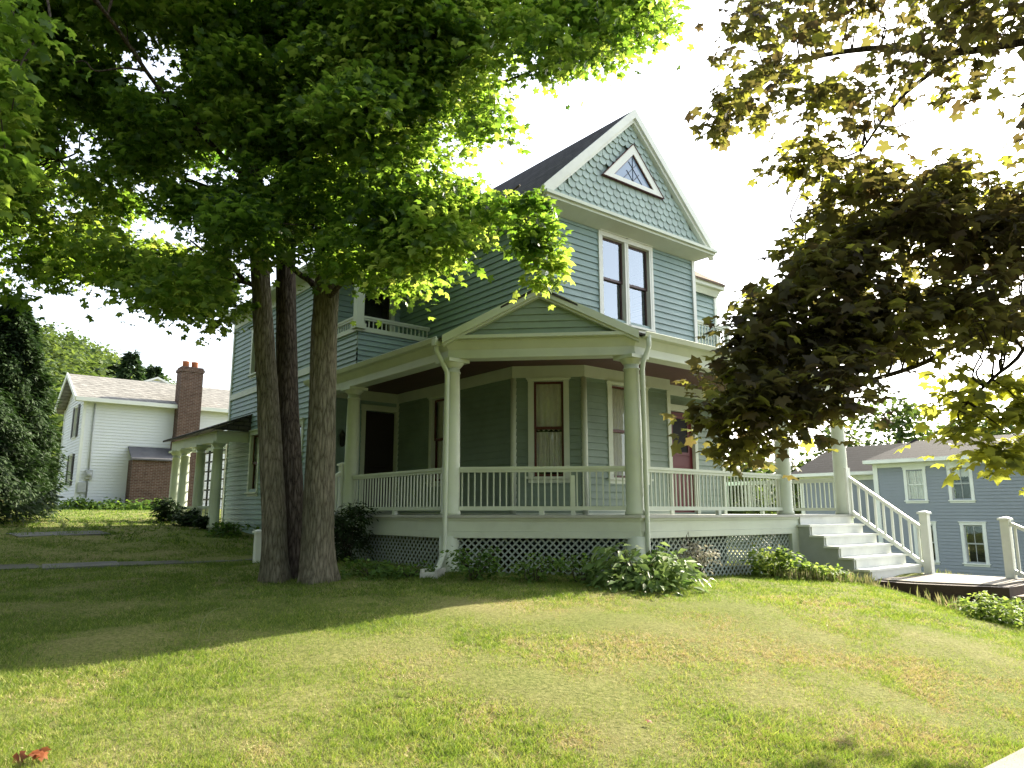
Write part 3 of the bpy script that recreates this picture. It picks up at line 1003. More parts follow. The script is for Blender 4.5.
railing((-.5, 17.4), (-.5, 13.15), .15, -.15, h=.62, sp=.12, individual=False, z=.62, blocks=False, name='side_porch_railing')
m = MB()
for z in np.linspace(1.45, 2.95, 6):
    m.box(.28, .31, 14.95, 17.4, z - .025, z + .025)
for wy in (14.95, 15.75, 16.6, 17.38):
    m.box(.27, .32, wy - .03, wy + .03, .62, 3.02)
m.build('screen_frame', BLACK, H)
# ------------------------------------------------------------------ ground
def groundmat():
    m, t, out = _nt('lawn soil and thatch')
    b = N(t, 'ShaderNodeBsdfPrincipled'); b.inputs['Roughness'].default_value = 1; b.inputs['Specular IOR Level'].default_value = .05
    n1 = N(t, 'ShaderNodeTexNoise'); n1.inputs['Scale'].default_value = .55; n1.inputs['Detail'].default_value = 5
    n2 = N(t, 'ShaderNodeTexNoise'); n2.inputs['Scale'].default_value = 26; n2.inputs['Detail'].default_value = 6; n2.inputs['Roughness'].default_value = .75
    v = coords(t); t.links.new(v, n1.inputs['Vector']); t.links.new(v, n2.inputs['Vector'])
    g = ramp(t, n2.outputs['Fac'], [(.3, (.05, .065, .018)), (.5, (.13, .16, .04)), (.7, (.22, .23, .08))])
    d = ramp(t, n2.outputs['Fac'], [(.3, (.09, .08, .03)), (.5, (.22, .20, .09)), (.7, (.36, .32, .16))])
    mx = N(t, 'ShaderNodeMix', data_type='RGBA')
    t.links.new(ramp(t, n1.outputs['Fac'], [(.38, (.05, .05, .05)), (.68, (.75, .75, .75))]), mx.inputs['Factor'])
    t.links.new(g, mx.inputs['A']); t.links.new(d, mx.inputs['B'])
    t.links.new(mx.outputs['Result'], b.inputs['Base Color'])
    bp = N(t, 'ShaderNodeBump'); bp.inputs['Strength'].default_value = .8; bp.inputs['Distance'].default_value = .04
    t.links.new(n2.outputs['Fac'], bp.inputs['Height']); t.links.new(bp.outputs['Normal'], b.inputs['Normal'])
    t.links.new(b.outputs[0], out.inputs['Surface'])
    return m


def axis(lo, hi, step, far, grow=1.16):
    a = list(np.arange(lo, hi + 1e-6, step))
    s_, x = step, a[-1]
    while x < far: s_ *= grow; x += s_; a.append(x)
    s_, x = step, a[0]
    while x > -far: s_ *= grow; x -= s_; a.insert(0, x)
    return np.array(a)


gx, gy = axis(-16, 16, .25, 900), axis(-2, 26, .25, 900)
GX, GY = np.meshgrid(gx, gy)
GZ = terr(GX.ravel(), GY.ravel())
wob = np.array([noise.noise((x * .9, y * .9, 0)) * .035 + noise.noise((x * 3, y * 3, 5)) * .014 for x, y in zip(GX.ravel(), GY.ravel())])
near = np.exp(-np.maximum(np.hypot(GX.ravel(), GY.ravel() - 8) - 14, 0) / 10)
GZ = GZ + wob * near
nx = len(gx)
ii = np.arange(len(gy) - 1)[:, None] * nx + np.arange(nx - 1)[None]
ii = ii.ravel()
ground = link('lawn', np_mesh('lawn', np.stack([GX.ravel(), GY.ravel(), GZ], 1), np.stack([ii, ii + 1, ii + nx + 1, ii + nx], 1), smooth=True), groundmat())
tag(ground, kind='structure')


def draped(name, line, width, lift, mat, step=.5, joints=None):
    """a paved strip laid along a plan line (u, w)"""
    pts = [Vector(W2(u, w)) for u, w in line]
    m = MB(); dist = 0
    sam = []
    for i in range(len(pts) - 1):
        n = max(1, int((pts[i + 1] - pts[i]).length / step))
        for k in range(n): sam.append(pts[i].lerp(pts[i + 1], k / n))
    sam.append(pts[-1])
    vs = []
    for i, p in enumerate(sam):
        d = (sam[min(i + 1, len(sam) - 1)] - sam[max(i - 1, 0)]).normalized(); n = Vector((-d.y, d.x))
        for k in range(5):
            q = p + n * width * (k / 4 - .5)
            vs.append((q.x, q.y, tz(q.x, q.y) + lift))
        for k in (0, 4):
            q = p + n * width * (k / 4 - .5)
            vs.append((q.x, q.y, tz(q.x, q.y) - .12))
    fs = []
    for i in range(len(sam) - 1):
        a, b = i * 7, (i + 1) * 7
        for k in range(4): fs.append((a + k, b + k, b + k + 1, a + k + 1))
        fs += [(a, a + 5, b + 5, b), (a + 4, b + 4, b + 6, a + 6)]
    m.add(vs, fs, False)
    return tag(m.build(name, mat), kind='structure')


PATHM = paint('old concrete path', (.085, .085, .062), .95, .25, 1.5, .5, 60, grime=(.06, .07, .04))
draped('sidewalk', [(-6, -6.85), (16, -6.85)], 1.36, .03, CONC)
draped('path', [(-1.5, 6.8), (-3.2, 6.9), (-5.9, 7.6), (-15, 9.6)], .6, .012, PATHM)
SLAB = paint('pale stone slab', (.13, .13, .115), .95, .25, 1.5, .5, 60)
draped('path', [on_ground(42, 568), on_ground(118, 564.5)], .62, .03, SLAB)
draped('path', [on_ground(12, 536), on_ground(104, 533)], .8, .03, SLAB)
draped('road', [(-30, -12.5), (40, -12.5)], 7.0, .02, paint('asphalt', (.05, .05, .05), .95, .2, 2, .5, 90))
draped('kerb', [(-30, -8.9), (40, -8.9)], .16, .13, CONC)
mk = paint('concrete joint', (.12, .11, .10), 1, .2)

# landing at the foot of the front steps, its dark timber retaining wall and the lower flight
zl = EYE - 1.225
lx, ly = W2(8.3, -2.5)
m = MB(); m.prism([(7.1, -1.50), (9.35, -1.50), (9.35, -3.35), (7.55, -3.35), (7.1, -2.2)], -.15, 0)
o = m.build('landing_path', CONC, None, (OX, OY, zl)); o.rotation_euler = (0, 0, ANG); tag(o, kind='structure')
TIMB = paint('dark timber', (.055, .038, .030), .85, .25, 3.0, .5, 40)
m = MB()
Q = [(7.03, -1.6), (7.03, -2.22), (7.50, -3.43), (9.42, -3.43)]
for k in range(4):
    z1 = -.025 - .16 * k
    strip(m, Q, [(-.02 + .004 * (k % 2), z1 - .155), (.13 + .006 * (k % 2), z1 - .155), (.13 + .006 * (k % 2), z1), (-.02 + .004 * (k % 2), z1)])
rw = m.build('retaining_wall', TIMB, None, (OX, OY, zl)); rw.rotation_euler = (0, 0, ANG)
tag(rw, 'low dark brown timber retaining wall edging the concrete landing', 'wall')
lo = empty('lower_steps', (*W2(8.5, -3.6), zl - .6), ANG, 'lower flight of brown steps with white rails below the landing', 'steps')
bx = 8.5; by = -3.6; bz = -.6   # local origin inside the (u, w, z-zl) frame
L_ = lambda u, w, z: (u - bx, w - by, z - bz)
for k in range(5):
    m = MB(); w0 = -3.58 - .36 * k; z1 = -.17 * (k + 1)
    a, b = L_(7.65, w0 - .40, z1 - .5), L_(9.35, w0, z1 - .05)
    m.box(a[0], b[0], a[1], b[1], a[2], b[2]); m.build('riser', TIMB, lo)
    m = MB(); a, b = L_(7.62, w0 - .40, z1 - .048), L_(9.38, w0 + .01, z1)
    m.box(a[0], b[0], a[1], b[1], a[2], b[2]); m.build('tread', paint('worn tread', (.30, .25, .20), .9, .15, 3, .4) if k == 0 else bpy.data.materials['worn tread'], lo)
r_ = stair_rail(L_(9.2, -3.10, 0), L_(9.2, -5.2, -1.0), .13, 1.02, lo, 11)
nw = newel(*L_(9.2, -3.05, 0)[:2], L_(0, 0, -.1)[2], L_(0, 0, 1.14)[2], .15, r_)
nw = newel(*L_(9.2, -5.25, 0)[:2], L_(0, 0, -1.4)[2], L_(0, 0, .15)[2], .15, r_)

# ------------------------------------------------------------------ white neighbour on the left
VIN = paint('white vinyl siding', (.64, .67, .69), .5, .03, 1.0, .05, 30)
NROOF = brickmat('grey asphalt shingles', (.23, .225, .21), (.30, .29, .27), (.14, .14, .13), .3, .13, .014, .9, .5, wall=True)
BRICK = brickmat('red brick', (.092, .050, .038), (.125, .075, .056), (.19, .165, .145), .21, .072, .010, .9, .6, wall=True)
wx, wy = W2(-1.46, 29.8)
WZ = EYE + .02
wh = empty('white_house', (wx, wy, WZ), ANG, 'white clapboard house with a tall brick chimney and grey roof', 'house')
wl, wd, we, wr = 10.0, 5.6, 5.15, 6.55
m = MB()
lap_wall(m, Seg((0, 0), (wl, 0)), -.3, we, ex=.14); lap_wall(m, Seg((wl, 0), (wl, wd)), -.3, we, ex=.14)
wins = [(wd - 2.35, wd - 1.55, 3.5, 4.9), (wd - 2.55, wd - 1.75, 1.25, 2.6)]
sg = Seg((0, wd), (0, 0))
lap_wall(m, sg, -.3, we, wins, ex=.14)
lap_wall(m, sg, we, wr - .05, ex=.14, top=lambda z: ((z - we) / (wr - we) * wd / 2, wd - (z - we) / (wr - we) * wd / 2))
lap_wall(m, Seg((wl, wd), (0, wd)), -.3, we, ex=.14)
m.build('wall', VIN, wh)
m = MB()
for x, y in ((0, 0), (wl, 0), (0, wd)):
    m.box(x - .06, x + .06, y - .06, y + .06, -.3, we)
m.box(-.06, wl + .06, -.05, -.02, we - .18, we)
m.build('corner_board', WHITE, wh)
m = MB()
m.slab([(-.45, -.45, we - .05), (wl + .4, -.45, we - .05), (wl + .4, wd / 2, wr + .08), (-.45, wd / 2, wr + .08)], .10)
m.slab([(-.45, wd / 2, wr + .08), (wl + .4, wd / 2, wr + .08), (wl + .4, wd + .45, we - .05), (-.45, wd + .45, we - .05)], .10)
rf = m.build('roof', NROOF, wh)
m = MB()
m.box(-.45, wl + .4, -.50, -.452, we - .22, we - .04); m.box(-.43, wl + .38, -.45, -.05, we - .20, we - .17)
for a, b in (((-.47, -.47), (-.47, wd / 2)), ((-.47, wd + .47), (-.47, wd / 2))):
    m.bar((a[0], a[1], we - .12), (b[0], b[1], wr + .02), .05, .2)
m.build('fascia', WHITE, rf)
for o in wins:
    w_ = window(wh, sg, *o, WHITE, sash=WHITE, side=.06, head=.06)
    t0, t1, z0, z1 = o
    for a in (t0 - .50, t1 + .09):
        m = MB(); sg.box(m, a, a + .41, .03, .06, z0 - .05, z1 + .06)
        for k in range(int((z1 - z0) / .08)):
            sg.box(m, a + .05, a + .36, .061, .07, z0 + k * .08, z0 + k * .08 + .05)
        m.build('shutter', BLACK, w_)
# rear wing with its own gable
m = MB()
lap_wall(m, Seg((1.7, wd + .1), (6.7, wd + .1)), 4.5, 6.2, ex=.14)
lap_wall(m, Seg((1.7, wd + .1), (6.7, wd + .1)), 6.2, 7.2, ex=.14, top=lambda z: ((z - 6.2) / 1.1 * 2.5, 5 - (z - 6.2) / 1.1 * 2.5))
rear = m.build('rear_wing', VIN, wh)
m = MB()
m.slab([(1.4, wd - .1, 6.15), (4.2, wd - .1, 7.4), (4.2, wd + 6, 7.4), (1.4, wd + 6, 6.15)], .1); m.slab([(4.2, wd - .1, 7.4), (7.0, wd - .1, 6.15), (7.0, wd + 6, 6.15), (4.2, wd + 6, 7.4)], .1)
m.build('rear_roof', WHITE, rear)
m = MB()
cx_ = 1.42
m.box(2.35, 3.5, -.72, -.03, -.3, 3.2)
m.hexa([(2.35, -.72, 3.2), (3.5, -.72, 3.2), (3.5, -.03, 3.2), (2.35, -.03, 3.2), (2.42, -.72, 3.7), (3.45, -.72, 3.7), (3.45, -.03, 3.7), (2.42, -.03, 3.7)])
m.box(2.42, 3.45, -.719, .1, 3.7, 7.0); m.box(2.37, 3.50, -.76, .15, 6.75, 6.9)
m.v = [(x + cx_, y, z) for x, y, z in m.v]
ch = m.build('chimney', BRICK, wh)
m = MB()
for x in (2.7, 3.12):
    m.lathe(x + cx_, -.3, [(.16, 7.0), (.15, 7.25), (.17, 7.27), (.17, 7.32)], 12)
m.build('chimney_pot', paint('terracotta', (.40, .15, .07), .9, .1), ch)
m = MB(); m.box(2.0, 3.76, -.85, -.03, -.3, 2.35); lt = m.build('brick_lean_to', BRICK, wh)
m = MB(); m.slab([(1.93, -.98, 2.42), (3.765, -.98, 2.42), (3.765, -.03, 3.02), (1.93, -.03, 3.02)], .07); m.build('lean_to_roof', paint('lead roof', (.10, .10, .11), .6, .2, 2), lt)
m = MB(); m.tube([(-.0 + .75 - .35, -.06, .6), (.40, -.06, 3.2), (.40, -.06, 4.9)], .035, 8)
m.build('conduit', METAL, wh)
m = MB(); m.box(.27, .55, -.20, -.03, 1.45, 1.85); m.lathe(.41, -.21, [(.10, 1.55), (.10, 1.75)], 10); m.build('electric_meter', METAL, wh)
m = MB(); m.box(.02, .34, -.2, -.03, .85, 1.3); m.build('utility_box', METAL, wh)

# ------------------------------------------------------------------ blue grey house on the right
BSID = paint('slate blue siding', (.225, .255, .285), .55, .04, 1.0, .05, 30)
bhx, bhy = W2(25.4, 6.8)
BZ = EYE - 2.5
bh = empty('slate_blue_house', (bhx, bhy, BZ), ANG, 'slate blue two storey house with white trimmed windows and low dark roof', 'house')
be = 4.7
bs = Seg((0, 0), (0, -13)); b2 = Seg((1.3, 4.2), (1.3, 0))
bw = [(1.3, 1.95, 3.0, 4.25), (3.0, 3.68, 3.0, 4.25), (1.5, 2.15, .55, 2.0), (3.28, 3.95, .55, 2.0)]
m = MB()
lap_wall(m, bs, -1.0, be, bw, ex=.13); lap_wall(m, b2, -1.0, 4.3, ex=.13); lap_wall(m, Seg((1.3, 0), (0, 0)), -1, be, ex=.13)
lap_wall(m, Seg((10, 4.2), (1.3, 4.2)), -1, 4.3, ex=.13)
m.build('wall', BSID, bh)
m = MB()
for x, y, z in ((0, 0, be), (1.3, 4.2, 4.3)):
    m.box(x - .07, x + .07, y - .12, y + .07, -1, z)
strip(m, [(0, 0.0), (0, -13)], rectprof(-.01, .04, be - .32, be - .02)); strip(m, [(1.3, 4.2), (1.3, 0)], rectprof(-.01, .04, 3.95, 4.29))
m.build('frieze', WHITE, bh)
for i, o in enumerate(bw):
    w_ = window(bh, bs, *o, WHITE, sash=WHITE if i == 0 else METAL, side=.12, head=.10, muntin=2 if i == 0 else True, curtain='full' if i == 0 else ('shade' if i == 1 else None))
m = MB()
m.slab([(-.5, .25, be - .02), (4.5, .25, 5.85), (4.5, -13.4, 5.85), (-.5, -13.4, be - .02)], .10)
m.slab([(4.5, .25, 5.85), (9.5, .25, be - .02), (9.5, -13.4, be - .02), (4.5, -13.4, 5.85)], .10)
m.slab([(.8, 4.6, 4.3), (5.2, 4.6, 5.85), (5.2, .1, 5.85), (.8, .1, 4.3)], .10)
m.slab([(5.2, 4.6, 5.85), (9.6, 4.6, 4.3), (9.6, .1, 4.3), (5.2, .1, 5.85)], .10)
m.add([(.02, .01, be - .3), (9, .01, be - .3), (4.5, .01, 6.0)], [(0, 1, 2)])
rf = m.build('roof', brickmat('brown grey shingles', (.014, .015, .018), (.022, .023, .027), (.009, .009, .01), .3, .13, .012, .9, .5, wall=True), bh)
m = MB()
m.box(-.56, -.505, -13.4, .25, be - .15, be - .0); m.box(.74, .795, .26, 4.6, 4.17, 4.32)
m.box(-.50, -.02, -13.4, .22, be - .16, be - .125); m.box(.80, 1.28, .1, 4.55, 4.16, 4.185)
m.build('gutter', WHITE, rf)

# splash block under the left downspout
sx_, sy_ = W2(-.62, 1.70)
m = MB(); m.hexa([(-.2, -.12, -.1), (.25, -.14, -.1), (.25, .14, -.1), (-.2, .12, -.1), (-.2, -.12, .05), (.25, -.14, .03), (.25, .14, .03), (-.2, .12, .05)])
m.box(-.2, .25, .10, .135, .02, .085); m.box(-.2, .25, -.135, -.10, .02, .085)
o = m.build('splash_block', paint('pale splash block', (.5, .5, .45), .9, .15), None, (sx_, sy_, tz(sx_, sy_) + .03)); o.rotation_euler = (0, 0, ANG + math.pi * 1.22)
tag(o, 'pale concrete splash block under the bent foot of the downspout', 'splash block')
# ------------------------------------------------------------------ leaves
def _maple():
    # a palmate outline round a centre: 5 tips, 4 notches, 2 base points
    tips = [(-.46, -.02), (-.54, .50), (0, .98), (.54, .50), (.46, -.02)]
    notch = [(-.10, -.14), (-.34, .20), (-.22, .60), (.22, .60), (.34, .20), (.10, -.14)]
    v = [(0, .16, 0)] + [(x, y, -.10 - .12 * abs(x)) for x, y in tips] + [(x, y, .0) for x, y in notch]
    f = [(0, 6 + k, 1 + k, 7 + k) for k in range(5)]
    return np.array(v), np.array(f)


MAPLE = _maple()
BLADE = (np.array([(0, 0, 0), (0, .5, -.05), (0, 1, -.16), (-.24, .45, .05), (.24, .45, .05)]), np.array([(0, 1, 2, 3), (0, 4, 2, 1)]))
CARD = (np.array([(0, 0, 0), (.42, .45, .06), (0, 1, -.06), (-.42, .45, .06)]), np.array([(0, 1, 2, 3)]))
NEEDLE = (np.array([(0, 0, 0), (.16, .5, .03), (0, 1, -.1), (-.16, .5, .03)]), np.array([(0, 1, 2, 3)]))


def leaf_arrays(pos, nrm, head, size, shape, tint):
    sv, sf = shape
    z = nrm / np.linalg.norm(nrm, axis=1, keepdims=True)
    y = head - (head * z).sum(1, keepdims=True) * z
    y /= np.maximum(np.linalg.norm(y, axis=1, keepdims=True), 1e-6)
    x = np.cross(y, z)
    v = pos[:, None] + size[:, None, None] * (x[:, None] * sv[None, :, 0:1] + y[:, None] * sv[None, :, 1:2] + z[:, None] * sv[None, :, 2:3])
    f = sf[None] + (np.arange(len(pos)) * len(sv))[:, None, None]
    return v.reshape(-1, 3), f.reshape(-1, 4), np.repeat(tint, len(sf))


def unit(n):
    v = RNG.normal(size=(n, 3)); return v / np.linalg.norm(v, axis=1, keepdims=True)


def clump_leaves(centers, radii, per, size, shape, flat=.62, droop=.35, tilt=.75, shell=.35, tintf=None, sizevar=.25):
    """leaves through ellipsoidal clumps; each clump is broken into small sprays so gaps stay between them"""
    P, Nn, Hd, S, T = [], [], [], [], []
    for c, r, n in zip(centers, radii, per):
        ns = max(2, int(n / 14))
        d = unit(ns); rad = RNG.uniform(shell, 1, ns) ** .6
        sc = np.array(c) + d * rad[:, None] * r * np.array([1, 1, flat])
        k = RNG.integers(0, ns, n)
        loc = RNG.normal(size=(n, 3)) * np.array([1, 1, .38]) * (r * .19 + size * .55)
        out = (sc[k] - np.array(c)); out[:, 2] *= .4
        p = sc[k] + loc
        p[:, 2] -= droop * (loc[:, 0] ** 2 + loc[:, 1] ** 2) / (r * .3 + .05)
        h = loc + out * .7 + RNG.normal(size=(n, 3)) * r * .2; h[:, 2] -= droop * r * .8
        nn = np.array([0, 0, 1]) + RNG.normal(size=(n, 3)) * tilt * .55 + h * .25 / max(r, .1)
        P.append(p); Nn.append(nn); Hd.append(h); S.append(size * RNG.uniform(1 - sizevar, 1 + sizevar, n))
        base = RNG.uniform(.25, .75)
        T.append(np.clip(base + RNG.normal(size=n) * .16, 0, 1) if tintf is None else tintf(p))
    return [np.concatenate(a) for a in (P, Nn, Hd, S)] + [np.concatenate(T)]


def crown(name, sets, mat, parent, base):
    V, F, T, off = [], [], [], 0
    for (P, Nn, Hd, S, t), shape in sets:
        v, f, tt = leaf_arrays(P - np.array(base), Nn, Hd, S, shape, t)
        V.append(v); F.append(f + off); T.append(tt); off += len(v)
    return link(name, np_mesh(name, np.concatenate(V), np.concatenate(F), np.concatenate(T)), mat, parent)


def catmull(pts, rad, n=8):
    pts = [Vector(p) for p in pts]
    P = [pts[0] * 2 - pts[1]] + pts + [pts[-1] * 2 - pts[-2]]
    o, r = [], []
    for i in range(1, len(P) - 2):
        for k in range(n):
            t = k / n
            a, b, c, d = P[i - 1], P[i], P[i + 1], P[i + 2]
            o.append(.5 * ((2 * b) + (c - a) * t + (2 * a - 5 * b + 4 * c - d) * t * t + (3 * b - a - 3 * c + d) * t ** 3))
            r.append(rad[i - 1] * (1 - t) + rad[i] * t)
    o.append(pts[-1]); r.append(rad[-1])
    return o, r


def trunk_mesh(pts, rad, seg=56, rough=.085, flare=None, seed=0):
    o, r = catmull(pts, rad, 14)
    m = MB(); m.tube(o, r, seg)
    n = len(o)
    # ridges that run along the stem, and roots flaring at its foot
    for i in range(n):
        for k in range(seg):
            j = i * seg + k
            v = Vector(m.v[j]); d = v - o[i]
            a = 2 * math.pi * k / seg
            f = 1 + rough * (noise.noise((math.cos(a) * 3.2 + seed, math.sin(a) * 3.2, o[i].z * .7)) + .6 * noise.noise((math.cos(a) * 9, math.sin(a) * 9 + seed, o[i].z * 1.2)) + .35 * noise.noise((math.cos(a) * 20, math.sin(a) * 20, o[i].z * 5 + seed)))
            if flare:
                hgt = max(0, o[i].z)
                f += flare * math.exp(-hgt / .28) * (.35 + .75 * max(0, math.sin(a * 3 + seed)))
            m.v[j] = tuple(o[i] + d * f)
    return m


BARK = barkmat('maple bark', (.062, .056, .042), (.145, .135, .10), (.235, .22, .17))
BARKD = barkmat('dark bark', (.02, .017, .014), (.075, .062, .05), (.14, .12, .10))  # darker tone than the main bark
LEAF_A = leafmat('green maple leaf', [(0, (.016, .040, .010)), (.5, (.034, .076, .015)), (1, (.09, .15, .026))],
                 [(0, (.09, .21, .015)), (.5, (.34, .54, .05)), (1, (.64, .75, .12))], .5, .45, .35)
LEAF_B = leafmat('bronze maple leaf', [(0, (.048, .042, .030)), (.45, (.066, .066, .033)), (.8, (.09, .11, .03)), (1, (.17, .20, .04))],
                 [(0, (.13, .095, .035)), (.45, (.24, .23, .05)), (.8, (.46, .48, .06)), (1, (.74, .76, .10))], .45, .6, .15)


def inpoly(x, y, poly):
    r = False
    for i in range(len(poly)):
        (x0, y0), (x1, y1) = poly[i], poly[i - 1]
        if (y0 > y) != (y1 > y) and x < (x1 - x0) * (y - y0) / (y1 - y0) + x0: r = not r
    return r


def limb(m, a, b, r0, r1, sag=.0, wob=.12, seg=7):
    a, b = Vector(a), Vector(b)
    pts, rad = [a], [r0]
    L = (b - a).length
    for k in range(1, 5):
        t = k / 5
        pts.append(a.lerp(b, t) + Vector((random.uniform(-1, 1), random.uniform(-1, 1), random.uniform(-1, 1) + sag * 4 * t * (1 - t))) * wob * L * .5)
        rad.append(r0 + (r1 - r0) * t)
    pts.append(b); rad.append(r1)
    o, r = catmull(pts, rad, 4)
    m.tube(o, r, seg)
    return o


# ------------------------------------------------------------------ the three-stemmed maple in front of the house
tb = at(300, 577, 11.3); tb.z = tz(tb.x, tb.y)
TB = Vector(tb)
mt = empty('maple_tree', TB, 0, 'three stemmed green maple in the lawn before the porch with a spreading crown', 'tree')
lc = lambda p: tuple(Vector(p) - TB)
stems = []
for pts, rad, mat, seed in (
    ([at(277, 590, 11.15), at(273, 500, 11.2), at(268, 400, 11.3), at(260, 270, 11.4), at(252, 130, 11.5), at(240, -60, 11.8), at(225, -230, 12.2)], [.19, .172, .16, .145, .125, .10, .05], BARK, 1),
    ([at(294, 590, 11.55), at(292, 500, 11.6), at(288, 400, 11.75), at(286, 270, 12.0), at(290, 130, 12.3), at(300, -60, 12.7), at(310, -230, 13)], [.20, .18, .165, .16, .13, .09, .05], BARKD, 5),
    ([at(317, 592, 11.05), at(318, 520, 11.05), at(322, 420, 11.1), at(326, 300, 11.1), at(338, 170, 11.0), at(360, -20, 10.9), at(380, -220, 10.8)], [.25, .225, .205, .19, .165, .11, .05], BARK, 9)):
    pts = [Vector(p) for p in pts]
    pts[0].z -= .15
    mm = trunk_mesh([lc(p) for p in pts], rad, flare=.45, seed=seed)
    mm.build('trunk', mat, mt)
    stems.append(pts)

poly_in = [(-60, -40), (665, -40), (662, 12), (640, 38), (600, 66), (565, 70), (520, 78), (508, 100), (524, 122), (505, 150), (490, 165), (520, 185), (540, 205), (552, 235), (549, 275), (542, 285),
           (520, 262), (500, 222), (492, 246), (470, 250), (440, 262), (425, 266), (408, 284), (385, 284), (368, 292), (345, 286), (335, 262), (320, 250), (296, 245), (250, 252), (236, 300), (215, 328), (190, 318), (160, 296), (130, 282), (70, 275), (40, 268), (-60, 290)]
holes = [(150, 55, 42, 26), (85, 150, 18, 8), (80, 208, 12, 6), (185, 70, 16, 14), (45, 165, 10, 20), (270, 180, 16, 14), (150, 232, 14, 8), (200, 240, 22, 7), (520, 60, 14, 9), (442, 130, 10, 9), (25, 225, 14, 14), (235, 150, 10, 10), (130, 180, 12, 8), (345, 210, 7, 7)]
cen, rads, per = [], [], []
tries = 0
while len(cen) < 430 and tries < 12000:
    tries += 1
    x, y = random.uniform(-60, 665), random.uniform(-40, 340)
    if not inpoly(x, y, poly_in): continue
    D = random.uniform(9.2, 14.4)
    if x > 395: D = random.uniform(8.4, 10.0)
    elif x > 320: D = random.uniform(8.4, 12.0)
    r = random.uniform(.38, .62)
    if x > 470: r = random.uniform(.24, .38)
    if 190 < x < 345 and 150 < y < 262 and random.random() < .5: D = random.uniform(8.6, 10.6)
    rp = r * 700 / D
    if any(((x - hx) / (hw + rp * .62)) ** 2 + ((y - hy) / (hh + rp * .5)) ** 2 < 1 for hx, hy, hw, hh in holes): continue
    # stay inside the outline
    if not all(inpoly(x + dx * rp * .62, y + dy * rp * .45, poly_in) for dx, dy in ((1, 0), (-1, 0), (0, 1), (0, -1))) and y > 20: continue
    p = at(x, y, D)
    cen.append(tuple(p)); rads.append(r); per.append(int((850 if x > 400 else 2100) * r * r))
# hand-placed drooping sprays
for x, y, D, r in ((535, 225, 9.0, .26), (545, 240, 9.0, .22), (540, 278, 9.0, .14), (530, 245, 9.0, .2), (542, 262, 9.0, .20), (525, 205, 9.1, .26), (500, 200, 9.3, .22), (600, 45, 9.2, .34), (640, 18, 9.2, .28), (565, 52, 9.3, .32), (10, 20, 5.7, .36), (-5, 75, 5.7, .30), (12, 110, 5.6, .24), (5, 150, 5.6, .2), (20, 85, 5.6, .16), (0, 195, 5.7, .13),
                   (215, 200, 9.8, .38), (238, 228, 10.2, .34), (262, 205, 9.6, .38), (290, 222, 9.8, .36), (318, 205, 9.5, .38), (340, 225, 9.6, .36), (300, 180, 9.3, .4), (250, 175, 9.5, .4), (270, 240, 10.0, .24), (310, 245, 10.0, .24), (345, 262, 9.7, .26), (225, 255, 10.3, .3), (335, 185, 9.4, .36),
                   (215, 318, 11, .24), (175, 300, 11.5, .26), (232, 300, 11.2, .3), (120, 270, 11, .34), (60, 270, 10.6, .32), (10, 285, 10, .3)):
    cen.append(tuple(at(x, y, D))); rads.append(r); per.append(int((2500 if 480 < x < 560 else 1300) * r * r) + 16)
inview = len(cen)
SETS = [(clump_leaves(cen, rads, per, .105, MAPLE, tilt=1.0), MAPLE)]
# the rest of the crown, above the picture
c2, r2, p2 = [], [], []
for k in range(520):
    x, y, D = random.uniform(-600, 500), random.uniform(-460, -40), random.uniform(8.2, 15.5)
    if y < -340 and x < 120 and random.random() < .6: D = random.uniform(6.5, 8.2)
    p = at(x, y, D)
    if p.z > 13.5: continue
    c2.append(tuple(p)); r2.append(random.uniform(.6, .95)); p2.append(260)
def outside(A, far=99):
    """drops the coarse leaves that would hang into the picture"""
    P = A[0]; a = P[:, 1] * math.cos(PITCH) + (P[:, 2] - EYE) * math.sin(PITCH); b = -P[:, 1] * math.sin(PITCH) + (P[:, 2] - EYE) * math.cos(PITCH)
    px = 512 + FPX * P[:, 0] / np.maximum(a, .01); py = 384 - FPX * b / np.maximum(a, .01)
    k = (a < .3) | (px < -15) | (px > 1040) | (py < -15) | (P[:, 1] > far)
    return [q[k] for q in A]


SETS.append((outside(clump_leaves(c2, r2, p2, .17, CARD), 12.5), CARD))
crown('crown', SETS, LEAF_A, mt, TB)
m = MB()
allc = cen + c2
order = list(range(len(allc))); random.shuffle(order)
nodes = []
for st in stems:
    o, _r = catmull(st, [1] * len(st), 8)
    nodes += [p for p in o if p.z > TB.z + 3.6]
main = []
for tgt, r0 in ((at(-40, -120, 6.2), .04), (at(478, 45, 9.6), .075), (at(420, 120, 9.6), .06), (at(590, 40, 9.3), .05), (at(395, 215, 9.6), .05), (at(130, 110, 11.5), .045), (at(90, 240, 11.5), .035), (at(20, 40, 10.5), .04), (at(190, 240, 11.5), .05), (at(520, 185, 9.3), .035),
                (at(300, 100, 9.2), .05), (at(60, 160, 12.5), .06), (at(220, 60, 13), .06), (at(430, -120, 10.5), .08), (at(100, -150, 11), .08), (at(250, -250, 13.5), .06)):
    st = min(nodes, key=lambda q: (q - tgt).length + 1.2 * max(0, q.z - tgt.z + .8))
    o = limb(m, lc(st), lc(tgt), r0, .014, .12, .10)
    main += [Vector(q) + TB for q in o[3:]]
for i in order[:260]:
    c = Vector(allc[i])
    st = min(main + nodes, key=lambda q: (q - c).length + .7 * max(0, q.z - c.z))
    if (st - c).length > .15: limb(m, lc(st), lc(c), .018, .005, .1, .14, 5)
# stub of a limb that joins the first and third stems
limb(m, lc(stems[2][3] + Vector((-.1, .15, -.02))), lc(stems[0][3] + Vector((.25, .4, .35))), .06, .04, 0, .1)
m.build('branch', BARKD, mt)

